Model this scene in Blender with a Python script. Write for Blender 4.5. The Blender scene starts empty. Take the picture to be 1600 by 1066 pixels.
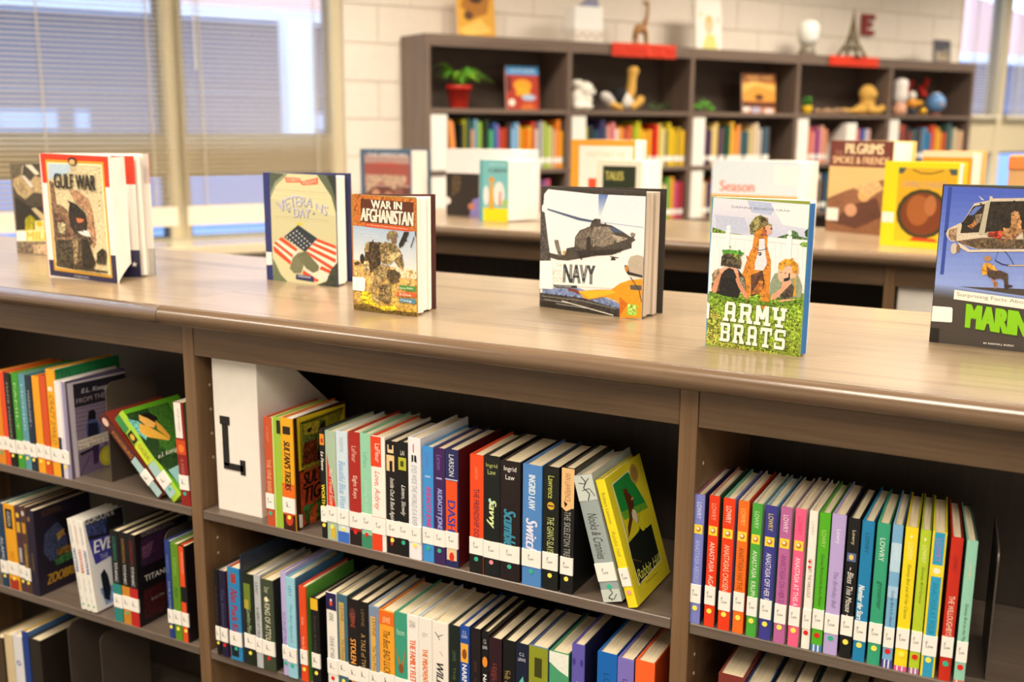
import bpy, bmesh, math, random
from math import sin, cos, pi, radians
from mathutils import Vector, Matrix
from mathutils.geometry import tessellate_polygon
random.seed(7)
S = bpy.context.scene
COL = S.collection
# ------------------------------------------------------------------ camera, world, exposure
ZF = -0.98                    # carpet level; z = 0 is the underside of the counter's fascia rail
ZT = 0.09                     # counter tops
ZC = 1.95                     # ceiling
cam_d = bpy.data.cameras.new('camera'); cam = bpy.data.objects.new('camera', cam_d); COL.objects.link(cam)
S.camera = cam
CAMP = Vector((1.35981, -1.33745, 0.40211)); YAW, PIT, ROL = 0.48488, 0.20306, 0.00738
fw = Vector((-sin(YAW)*cos(PIT), cos(YAW)*cos(PIT), -sin(PIT))); rt = Vector((cos(YAW), sin(YAW), 0)); up = rt.cross(fw)
r2 = rt*cos(ROL)+up*sin(ROL); u2 = -rt*sin(ROL)+up*cos(ROL)
cam.matrix_world = Matrix(((r2.x, u2.x, -fw.x, CAMP.x), (r2.y, u2.y, -fw.y, CAMP.y), (r2.z, u2.z, -fw.z, CAMP.z), (0, 0, 0, 1)))
cam_d.sensor_width = 36; cam_d.lens = 1651.89/1600*36; cam_d.clip_start = .02; cam_d.clip_end = 200
cam_d.dof.use_dof = True; cam_d.dof.focus_distance = 1.54; cam_d.dof.aperture_fstop = 3.4; cam_d.dof.aperture_blades = 0
W = bpy.data.worlds.new('world'); S.world = W; W.use_nodes = True
W.node_tree.nodes['Background'].inputs[0].default_value = (.74, .84, 1, 1); W.node_tree.nodes['Background'].inputs[1].default_value = 3.8
S.view_settings.view_transform = 'Standard'; S.view_settings.look = 'None'; S.view_settings.gamma = 1; S.view_settings.exposure = 0.0
S.view_settings.use_curve_mapping = False
# room frame: back wall runs along DV, NN points into the room
AN = 1.03814; DV = Vector((cos(AN), sin(AN), 0)); NN = Vector((sin(AN), -cos(AN), 0)); OW = Vector((-1.71473, 3.50854, 0))
RM = Matrix.Translation(OW) @ Matrix.Rotation(AN, 4, 'Z')      # local x = along wall, local -y = into the room
LIGHT_POS = [(s, n) for s in (-3.2, -0.4, 2.4, 5.2) for n in (1.3, 3.5, 5.7, 7.9)]
for i, (s, n) in enumerate(LIGHT_POS):
    ld = bpy.data.lights.new('panel_light', 'AREA'); ld.shape = 'RECTANGLE'; ld.size = 1.16; ld.size_y = .56; ld.energy = 52*{1.3: 1.3, 3.5: 1.0, 5.7: 1.25, 7.9: 1.3}[n]; ld.spread = radians(150); ld.color = (1, .885, .73)
    lo = bpy.data.objects.new('panel_light', ld); COL.objects.link(lo)
    lo.matrix_world = RM @ Matrix.Translation((s, -n, ZC-.03))
# ------------------------------------------------------------------ materials
def lin(h):
    r = [int(h[i:i+2], 16)/255 for i in (0, 2, 4)]
    return [(c/12.92 if c <= .04045 else ((c+.055)/1.055)**2.4) for c in r]
MATS = {}
def newmat(n):
    m = bpy.data.materials.new(n); m.use_nodes = True; nt = m.node_tree
    return m, nt, nt.nodes['Principled BSDF']
def plain(h, rough=.5, metal=0, emit=0, coat=0):
    k = (h, rough, metal, emit, coat)
    if k in MATS: return MATS[k]
    m, nt, b = newmat('plain_'+h); c = lin(h)+[1]
    # faint procedural mottling so that no surface is dead flat
    tc = nt.nodes.new('ShaderNodeTexCoord'); nz = nt.nodes.new('ShaderNodeTexNoise'); nz.inputs['Scale'].default_value = 35; nz.inputs['Detail'].default_value = 3
    mp = nt.nodes.new('ShaderNodeMapRange'); mp.inputs['To Min'].default_value = .93; mp.inputs['To Max'].default_value = 1.05
    mx = nt.nodes.new('ShaderNodeMix'); mx.data_type = 'RGBA'; mx.blend_type = 'MULTIPLY'; mx.inputs[0].default_value = 1; mx.inputs[6].default_value = c
    nt.links.new(tc.outputs['Object'], nz.inputs['Vector']); nt.links.new(nz.outputs['Fac'], mp.inputs['Value']); nt.links.new(mp.outputs[0], mx.inputs[7]); nt.links.new(mx.outputs[2], b.inputs['Base Color'])
    b.inputs['Roughness'].default_value = rough; b.inputs['Metallic'].default_value = metal; b.inputs['Coat Weight'].default_value = coat
    if emit: b.inputs['Emission Color'].default_value = c; b.inputs['Emission Strength'].default_value = emit
    MATS[k] = m; return m
def wood(axis, c1, c2, rough, name, coat=0, sc=1.0, fine=.55):
    m, nt, b = newmat(name); N = nt.nodes.new; L = nt.links.new
    tc = N('ShaderNodeTexCoord'); mp = N('ShaderNodeMapping'); s = [9*sc, 9*sc, 9*sc]; s[axis] = .55*sc
    s2 = [(190 if fine < 1 else 380)*sc]*3; s2[axis] = (3.5 if fine < 1 else 2.2)*sc
    mp.inputs['Scale'].default_value = s; mq = N('ShaderNodeMapping'); mq.inputs['Scale'].default_value = s2
    L(tc.outputs['Object'], mp.inputs[0]); L(tc.outputs['Object'], mq.inputs[0])
    n1 = N('ShaderNodeTexNoise'); n1.inputs['Scale'].default_value = 1.6; n1.inputs['Detail'].default_value = 6; n1.inputs['Distortion'].default_value = 1.2; n1.inputs['Roughness'].default_value = .6
    n2 = N('ShaderNodeTexNoise'); n2.inputs['Scale'].default_value = 1; n2.inputs['Detail'].default_value = 4
    L(mp.outputs[0], n1.inputs['Vector']); L(mq.outputs[0], n2.inputs['Vector'])
    ad = N('ShaderNodeMath'); ad.operation = 'ADD'; ml = N('ShaderNodeMath'); ml.operation = 'MULTIPLY'; ml.inputs[1].default_value = fine
    L(n2.outputs['Fac'], ml.inputs[0]); L(n1.outputs['Fac'], ad.inputs[0]); L(ml.outputs[0], ad.inputs[1])
    cr = N('ShaderNodeValToRGB'); e = cr.color_ramp.elements; e[0].position = .5+(fine-.55)*.5-(fine-.55)*.12; e[0].color = lin(c1)+[1]; e[1].position = 1.02+(fine-.55)*.5+(fine-.55)*.12; e[1].color = lin(c2)+[1]
    L(ad.outputs[0], cr.inputs[0]); L(cr.outputs[0], b.inputs['Base Color'])
    b.inputs['Roughness'].default_value = rough; b.inputs['Coat Weight'].default_value = coat; b.inputs['Coat Roughness'].default_value = .12
    bp = N('ShaderNodeBump'); bp.inputs['Strength'].default_value = .12; bp.inputs['Distance'].default_value = .0006; L(ad.outputs[0], bp.inputs['Height']); L(bp.outputs[0], b.inputs['Normal'])
    return m
WX = wood(0, '4f3c29', '755d45', .42, 'laminate_along_x'); WZ = wood(2, '604830', '846648', .42, 'laminate_upright'); WY = wood(1, '5c4c40', '7c6c5e', .42, 'laminate_depth')
WTOP = wood(0, '4e4030', '9a856a', .3, 'laminate_top', coat=.3, sc=1.1, fine=1.1)
WEDGE = wood(0, '5e4937', '806850', .26, 'edge_band', coat=.4)
WSH = wood(0, '584b40', '75685e', .36, 'laminate_shelf'); WSHADE = wood(2, '2a231e', '383029', .5, 'laminate_back_shaded')  # back panel laminate darkened, the shelf interior's shade is in its colour
WALLC = wood(2, '64524a', '7c6a5c', .45, 'wall_case_laminate'); WALLCX = wood(0, '64524a', '7c6a5c', .45, 'wall_case_laminate_x')
def printmat():
    m, nt, b = newmat('print'); N = nt.nodes.new; L = nt.links.new
    at = N('ShaderNodeAttribute'); at.attribute_name = 'Col'; tc = N('ShaderNodeTexCoord')
    vals = []
    for sc, dt in ((260, 3), (900, 2)):
        n = N('ShaderNodeTexNoise'); n.inputs['Scale'].default_value = sc; n.inputs['Detail'].default_value = dt; L(tc.outputs['Object'], n.inputs['Vector'])
        s = N('ShaderNodeMath'); s.operation = 'SUBTRACT'; s.inputs[1].default_value = .5; L(n.outputs['Fac'], s.inputs[0]); vals.append(s)
    a = N('ShaderNodeMath'); a.operation = 'ADD'; L(vals[0].outputs[0], a.inputs[0]); L(vals[1].outputs[0], a.inputs[1])
    f = N('ShaderNodeMath'); f.operation = 'MULTIPLY'; L(a.outputs[0], f.inputs[0]); L(at.outputs['Alpha'], f.inputs[1])
    g = N('ShaderNodeMath'); g.operation = 'MULTIPLY_ADD'; g.inputs[1].default_value = 3.8; g.inputs[2].default_value = 1; g.use_clamp = False; L(f.outputs[0], g.inputs[0])
    mx = N('ShaderNodeVectorMath'); mx.operation = 'SCALE'; L(at.outputs['Color'], mx.inputs[0]); L(g.outputs[0], mx.inputs['Scale'])
    L(mx.outputs[0], b.inputs['Base Color']); b.inputs['Roughness'].default_value = .42
    return m
PRINT = printmat()
def pagemat(n, c, ax, dk=.72):
    m, nt, b = newmat(n); N = nt.nodes.new; L = nt.links.new
    tc = N('ShaderNodeTexCoord'); mp = N('ShaderNodeMapping'); s = [6.]*3; s[ax] = 900.; mp.inputs['Scale'].default_value = s
    nz = N('ShaderNodeTexNoise'); nz.inputs['Scale'].default_value = 1; nz.inputs['Detail'].default_value = 2
    cr = N('ShaderNodeValToRGB'); e = cr.color_ramp.elements; e[0].position = .3; e[0].color = [v*dk for v in lin(c)]+[1]; e[1].position = .62; e[1].color = lin(c)+[1]
    L(tc.outputs['Object'], mp.inputs[0]); L(mp.outputs[0], nz.inputs['Vector']); L(nz.outputs['Fac'], cr.inputs[0]); L(cr.outputs[0], b.inputs['Base Color']); b.inputs['Roughness'].default_value = .8
    return m
PAGES = pagemat('page_edges', 'f0dfbc', 0); PAGEW = pagemat('page_edges_white', 'f4eee4', 0, .88); LEAF = plain('f4efe6', .7); LEAFP = pagemat('page_edges_display', 'f6f1e8', 0, .95)
WHITE = plain('f0ebe2', .45); LABELM = plain('f6f2ea', .4)
# ------------------------------------------------------------------ mesh helpers
def tag(o, label=None, cat=None, group=None, kind=None):
    if label:
        o['label'] = label
        n = len(label.split())
        if n < 4 or n > 16: print('LABELLEN', n, label)
    if cat: o['category'] = cat
    if group: o['group'] = group
    if kind: o['kind'] = kind
    return o
def empty(name, loc, rz=0, ry=0, label=None, cat=None, group=None, mat=None):
    o = bpy.data.objects.new(name, None); COL.objects.link(o); o.empty_display_size = .02
    if mat is not None: o.matrix_world = mat
    else: o.location = loc; o.rotation_euler = (0, ry, rz)
    return tag(o, label, cat, group)
class MB:
    def __init__(s): s.v = []; s.f = []; s.c = []; s.cols = False
    def face(s, pts, col=None):
        i = len(s.v); s.v += [tuple(p) for p in pts]; s.f.append(tuple(range(i, i+len(pts)))); s.c.append(col)
    def box(s, x0, x1, y0, y1, z0, z1, ch=0, M=None, col=None):
        if ch:
            bm = bmesh.new(); bmesh.ops.create_cube(bm, size=1)
            for v in bm.verts: v.co = Vector(((x0+x1)/2+v.co.x*(x1-x0), (y0+y1)/2+v.co.y*(y1-y0), (z0+z1)/2+v.co.z*(z1-z0)))
            bmesh.ops.bevel(bm, geom=bm.edges[:], offset=ch, segments=1, affect='EDGES')
            s.bm(bm, M, col); return s
        P = [(x0, y0, z0), (x1, y0, z0), (x1, y1, z0), (x0, y1, z0), (x0, y0, z1), (x1, y0, z1), (x1, y1, z1), (x0, y1, z1)]
        if M is not None: P = [tuple(M @ Vector(p)) for p in P]
        i = len(s.v); s.v += P
        for q in ((0, 3, 2, 1), (4, 5, 6, 7), (0, 1, 5, 4), (1, 2, 6, 5), (2, 3, 7, 6), (3, 0, 4, 7)): s.f.append(tuple(i+k for k in q)); s.c.append(col)
        return s
    def bm(s, bm, M=None, col=None):
        i = len(s.v); bm.verts.ensure_lookup_table()
        for k, v in enumerate(bm.verts): v.index = k
        s.v += [tuple((M @ v.co) if M is not None else v.co) for v in bm.verts]
        for f in bm.faces: s.f.append(tuple(i+v.index for v in f.verts)); s.c.append(col)
        bm.free(); return s
    def prism(s, pts, a0, a1, axis=0, col=None):
        # pts: closed outline in the two other axes; extruded from a0 to a1 along axis
        def P(a, p):
            return (a, p[0], p[1]) if axis == 0 else ((p[0], a, p[1]) if axis == 1 else (p[0], p[1], a))
        n = len(pts); i = len(s.v)
        s.v += [P(a0, p) for p in pts]+[P(a1, p) for p in pts]
        for k in range(n): s.f.append((i+k, i+(k+1) % n, i+n+(k+1) % n, i+n+k)); s.c.append(col)
        tr = tessellate_polygon([[Vector((p[0], p[1], 0)) for p in pts]])
        for t in tr: s.f.append((i+t[0], i+t[1], i+t[2])); s.c.append(col); s.f.append((i+n+t[2], i+n+t[1], i+n+t[0])); s.c.append(col)
        return s
    def lathe(s, prof, cx=0, cy=0, cz=0, n=20, col=None, M=None):
        i = len(s.v)
        for r, z in prof:
            for k in range(n):
                p = Vector((cx+r*cos(2*pi*k/n), cy+r*sin(2*pi*k/n), cz+z)); s.v.append(tuple(M @ p if M is not None else p))
        for a in range(len(prof)-1):
            for k in range(n):
                s.f.append((i+a*n+k, i+a*n+(k+1) % n, i+(a+1)*n+(k+1) % n, i+(a+1)*n+k)); s.c.append(col)
        s.f.append(tuple(i+k for k in range(n))[::-1]); s.c.append(col); s.f.append(tuple(i+(len(prof)-1)*n+k for k in range(n))); s.c.append(col)
        return s
    def ell(s, c, r, M=None, col=None, seg=14):
        bm = bmesh.new(); bmesh.ops.create_uvsphere(bm, u_segments=seg, v_segments=max(6, seg*2//3), radius=1)
        T = Matrix.Translation(c) @ (M if M is not None else Matrix.Identity(4)) @ Matrix.Diagonal((r[0], r[1], r[2], 1))
        return s.bm(bm, T, col)
    def tube(s, pts, r, n=8, col=None):
        pts = [Vector(p) for p in pts]; i = len(s.v); R = r if isinstance(r, (list, tuple)) else [r]*len(pts)
        for k, p in enumerate(pts):
            d = (pts[min(k+1, len(pts)-1)]-pts[max(k-1, 0)]).normalized(); a = d.orthogonal().normalized() if k == 0 else (a-d*a.dot(d)).normalized(); b = d.cross(a)
            for j in range(n): s.v.append(tuple(p+(a*cos(2*pi*j/n)+b*sin(2*pi*j/n))*R[k]))
        for k in range(len(pts)-1):
            for j in range(n): s.f.append((i+k*n+j, i+k*n+(j+1) % n, i+(k+1)*n+(j+1) % n, i+(k+1)*n+j)); s.c.append(col)
        s.f.append(tuple(i+j for j in range(n))[::-1]); s.c.append(col); s.f.append(tuple(i+(len(pts)-1)*n+j for j in range(n))); s.c.append(col)
        return s
    def mesh(s, name, mat):
        me = bpy.data.meshes.new(name); me.from_pydata(s.v, [], s.f); me.materials.append(mat)
        if any(c is not None for c in s.c):
            ca = me.color_attributes.new('Col', 'FLOAT_COLOR', 'CORNER'); buf = []
            for f, c in zip(s.f, s.c):
                c = c or (1, 1, 1, 0)
                if isinstance(c[0], (list, tuple)):
                    for q in c: buf += q
                else: buf += list(c)*len(f)
            ca.data.foreach_set('color', buf)
        me.update(); return me
    def build(s, name, mat, parent=None, smooth=False, label=None, world=None):
        me = s.mesh(name, mat); o = bpy.data.objects.new(name, me); COL.objects.link(o)
        if smooth: me.polygons.foreach_set('use_smooth', [True]*len(me.polygons))
        if parent: o.parent = parent
        if world is not None: o.matrix_world = world
        if label: o['label'] = label
        return o
def cc(h, nz=0.03): return tuple(lin(h)+[nz])
# ------------------------------------------------------------------ flat print (cover pictures and lettering) as thin layered shapes
TXT = {}
def text_mesh(st, style):
    off = 0; sh = .3 if 'i' in style else 0
    k = (st, off, sh)
    if k not in TXT:
        c = bpy.data.curves.new('t', 'FONT'); c.body = st; c.resolution_u = 3; c.offset = off; c.shear = sh
        o = bpy.data.objects.new('t', c); m = bpy.data.meshes.new_from_object(o)
        V = [(v.co.x, v.co.y) for v in m.vertices]; F = [tuple(p.vertices) for p in m.polygons]
        bpy.data.objects.remove(o); bpy.data.meshes.remove(m); bpy.data.curves.remove(c)
        if not V: V = [(0, 0)]
        x0 = min(v[0] for v in V); x1 = max(v[0] for v in V); y0 = min(v[1] for v in V); y1 = max(v[1] for v in V)
        V = [((a-x0)/max(x1-x0, 1e-6), (b-y0)/max(y1-y0, 1e-6)) for a, b in V]
        TXT[k] = (V, F)
    return TXT[k]
def q4(a, b, c, d): return [(a, c), (b, c), (b, d), (a, d)]
SLAB = {'A': [q4(.1, .34, 0, .86), q4(.66, .9, 0, .86), [(.1, .84), (.9, .84), (.76, 1), (.24, 1)], q4(.12, .88, .36, .54), q4(0, .44, 0, .16), q4(.56, 1, 0, .16)],
 'R': [q4(.1, .34, 0, 1), q4(0, .8, .84, 1), [(.6, .84), (.8, 1), (.92, .9), (.92, .56), (.68, .56), (.68, .86)], q4(.2, .86, .42, .6), [(.5, .5), (.78, .46), (.98, .1), (.66, .1)], q4(0, .44, 0, .16), q4(.6, 1.02, 0, .16)],
 'M': [q4(.08, .3, 0, 1), q4(.7, .92, 0, 1), [(.08, 1), (.34, 1), (.62, .3), (.38, .3)], [(.66, 1), (.92, 1), (.62, .3), (.38, .3)], q4(-.04, .4, 0, .16), q4(.6, 1.04, 0, .16)],
 'Y': [q4(.39, .63, 0, .5), q4(.22, .8, 0, .16), q4(.1, .34, .48, 1), q4(.68, .92, .48, 1), q4(.14, .88, .36, .54), q4(-.02, .44, .84, 1), q4(.58, 1.04, .84, 1)],
 'B': [q4(.1, .34, 0, 1), q4(0, .84, .84, 1), q4(0, .84, 0, .16), q4(.2, .84, .43, .58), [(.66, .1), (.94, .1), (.94, .42), (.84, .5), (.66, .5)], [(.66, .5), (.82, .5), (.92, .58), (.92, .9), (.66, .9)], q4(.7, .88, .04, .96)],
 'T': [q4(0, 1, .82, 1), q4(0, .16, .64, 1), q4(.84, 1, .64, 1), q4(.38, .62, 0, 1), q4(.22, .78, 0, .16)],
 'S': [q4(.12, .88, .84, 1), q4(.12, .88, .42, .58), q4(.12, .88, 0, .16), q4(.04, .28, .48, .92), q4(.72, .96, .08, .52), q4(.8, .96, .68, 1), q4(.04, .2, 0, .32)]}
def clip(P, W, H):
    for ax, lim, sg in ((0, 0, 1), (0, W, -1), (1, 0, 1), (1, H, -1)):
        out = []
        for i in range(len(P)):
            a, b = P[i-1], P[i]; ia = (a[ax]-lim)*sg >= -1e-9; ib = (b[ax]-lim)*sg >= -1e-9
            if ia != ib:
                t = (lim-a[ax])/(b[ax]-a[ax]); out.append((a[0]+(b[0]-a[0])*t, a[1]+(b[1]-a[1])*t))
            if ib: out.append(b)
        P = out
        if len(P) < 3: return []
    return P
def bil(Q, u, v):      # Q: TL TR BR BL
    a = [Q[3][i]*(1-u)+Q[2][i]*u for i in (0, 1)]; b = [Q[0][i]*(1-u)+Q[1][i]*u for i in (0, 1)]
    return (a[0]*(1-v)+b[0]*v, a[1]*(1-v)+b[1]*v)
class Art:
    """layers of print on a cover of size W x H; mapped to 3D by origin O, axes U, V and outward normal N"""
    def __init__(s, W, H, O, U, V, N, step=5e-6, base=1.2e-4):
        s.W, s.H, s.O, s.U, s.V, s.N = W, H, Vector(O), Vector(U), Vector(V), Vector(N); s.mb = MB(); s.k = 0; s.step = step; s.base = base
    def P(s, p): return s.O+s.U*p[0]+s.V*p[1]+s.N*(s.base+s.k*s.step)
    def poly(s, pts, col, nz=0):
        pts = clip(pts, s.W, s.H)
        if len(pts) < 3: return
        c = cc(col, nz)
        tr = tessellate_polygon([[Vector((p[0], p[1], 0)) for p in pts]])
        i = len(s.mb.v); s.mb.v += [tuple(s.P(p)) for p in pts]
        for t in tr: s.mb.f.append((i+t[0], i+t[1], i+t[2])); s.mb.c.append(c)
        s.k += 1
        if nz >= .25 and s.W > .06: s.daub(pts, col, nz)
    def daub(s, pts, col, nz):      # loose brush marks in neighbouring tones, for pictures with busy detail
        x0, x1 = min(p[0] for p in pts), max(p[0] for p in pts); y0, y1 = min(p[1] for p in pts), max(p[1] for p in pts); R = random.Random(int((x0+y0)*1e6)+len(pts))
        n = int(min(320, (x1-x0)*(y1-y0)/(3.5e-6 if nz > .7 else 6e-6))*min(1, nz+.35)); rgb = [int(col[i:i+2], 16) for i in (0, 2, 4)]
        for _ in range(n):
            cx, cy = R.uniform(x0, x1), R.uniform(y0, y1); ins = False
            for i in range(len(pts)):
                a, b = pts[i-1], pts[i]
                if (a[1] > cy) != (b[1] > cy) and cx < (b[0]-a[0])*(cy-a[1])/(b[1]-a[1])+a[0]: ins = not ins
            if not ins or min(min(math.hypot(cx-q[0], cy-q[1]) for q in pts), min(abs((b[0]-a[0])*(a[1]-cy)-(a[0]-cx)*(b[1]-a[1]))/max(1e-6, math.hypot(b[0]-a[0], b[1]-a[1])) for a, b in zip(pts, pts[1:]+pts[:1]) if min(a[0], b[0])-.002 < cx < max(a[0], b[0])+.002 or min(a[1], b[1])-.002 < cy < max(a[1], b[1])+.002)) < .0011: continue
            g = R.choice((.55, .68, .8, 1.2, 1.35)); g = 1+(g-1)*min(1.2, nz*1.7); w = R.uniform(.0007, .0026)*(.55 if nz > .7 else 1); t = R.uniform(0, 6.28); el = R.uniform(1, 2.6)
            h = [max(0, min(255, v*g+R.uniform(-9, 9))) for v in rgb]; c = cc('%02x%02x%02x' % tuple(int(v) for v in h), .1); i = len(s.mb.v); m = 6
            for j in range(m):
                q = w*R.uniform(.6, 1.1); u, v = q*el*cos(6.283*j/m), q*sin(6.283*j/m)
                s.mb.v.append(tuple(s.P((min(max(cx+u*cos(t)-v*sin(t), 0), s.W), min(max(cy+u*sin(t)+v*cos(t), 0), s.H)))))
            s.mb.f.append(tuple(range(i, i+m))); s.mb.c.append(c); s.k += .3
    def grad(s, Q, c1, c2, nz=0, n=14):
        for i in range(n):
            v1 = 1-i/n; v0 = 1-(i+1)/n; t = (i+.5)/n
            a = [int(c1[j:j+2], 16) for j in (0, 2, 4)]; b = [int(c2[j:j+2], 16) for j in (0, 2, 4)]
            h = ''.join('%02x' % int(a[j]+(b[j]-a[j])*t) for j in range(3)); k = s.k
            s.poly([bil(Q, 0, v0), bil(Q, 1, v0), bil(Q, 1, v1), bil(Q, 0, v1)], h, nz); s.k = k
        s.k += 1
    def ellipse(s, u, v, ru, rv, col, nz=0, n=18): s.poly([(u+ru*cos(2*pi*i/n), v+rv*sin(2*pi*i/n)) for i in range(n)], col, nz)
    def line(s, pts, w, col):
        for a, b in zip(pts, pts[1:]):
            d = Vector((b[0]-a[0], b[1]-a[1]));
            if d.length < 1e-6: continue
            n = Vector((-d.y, d.x)).normalized()*w/2; k = s.k
            s.poly([(a[0]+n.x, a[1]+n.y), (a[0]-n.x, a[1]-n.y), (b[0]-n.x, b[1]-n.y), (b[0]+n.x, b[1]+n.y)], col); s.k = k
        s.k += 1
    def text(s, st, Q, col, style=''):
        V, F = text_mesh(st, style); c = cc(col, 0); ln = math.hypot(Q[1][0]-Q[0][0], Q[1][1]-Q[0][1]); ht = math.hypot(Q[0][0]-Q[3][0], Q[0][1]-Q[3][1])
        sh = [0]
        if 'b' in style:
            d = .045*ht/max(ln, 1e-6)*(1.5 if 'bb' in style else 1); sh = [-d, d] if 'bb' not in style else [-d, 0, d]
        for dx in sh:
            i = len(s.mb.v); s.mb.v += [tuple(s.P(bil(Q, a+dx, b))) for a, b in V]
            for f in F: s.mb.f.append(tuple(i+j for j in f)); s.mb.c.append(c)
            s.k += .4
        s.k += .6
    def slab(s, word, Q):
        n = len(word); g = .035
        wd = [1.1 if ch in 'M' else 1 for ch in word]; T = sum(wd)
        for dx, dy, col in ((.010, -.03, '4a6414'), (0, 0, 'f6f0e6')):
            x = 0
            for ch, w in zip(word, wd):
                u0 = x/T+g*.5; u1 = (x+w)/T-g*.5; x += w
                for pl in SLAB[ch]:
                    s.poly([bil(Q, u0+(u1-u0)*a+dx, b+dy) for a, b in pl], col); s.k -= .6
            s.k += 1
    def ops(s, L):
        m = lambda p: (p[0]*1e-4, p[1]*1e-4)
        for o in L:
            k = o[0]
            if k == 'p': s.poly([m(p) for p in o[2]], o[1], o[3])
            elif k == 'g': s.grad([m(p) for p in o[3]], o[1], o[2], o[4])
            elif k == 'e': s.ellipse(o[2]*1e-4, o[3]*1e-4, o[4]*1e-4, o[5]*1e-4, o[1])
            elif k == 'l': s.line([m(p) for p in o[3]], o[2]*1e-4, o[1])
            elif k == 't': s.text(o[1], [m(p) for p in o[3]], o[2], o[4])
            elif k == 'A': s.slab(o[1], [m(p) for p in o[2]])
    def build(s, name, parent): return s.mb.build(name, PRINT, parent)
def F(W, H, L):       # fractions of the cover -> 0.1 mm
    out = []; f = lambda p: (p[0]*W*1e4, p[1]*H*1e4)
    for o in L:
        k = o[0]
        if k == 'p': out.append(('p', o[1], [f(p) for p in o[2]], o[3] if len(o) > 3 else .1))
        elif k == 'b': out.append(('p', o[1], [f(p) for p in q4(o[2], o[3], o[4], o[5])], .1))
        elif k == 'e': out.append(('e', o[1], o[2]*W*1e4, o[3]*H*1e4, o[4]*W*1e4, o[5]*H*1e4))
        elif k == 'l': out.append(('l', o[1], o[2]*1e4, [f(p) for p in o[3]]))
        elif k == 't': out.append(('t', o[1], o[2], [f(p) for p in ((o[3], o[6]), (o[4], o[6]), (o[4], o[5]), (o[3], o[5]))], o[7] if len(o) > 7 else ''))
    return out
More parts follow.
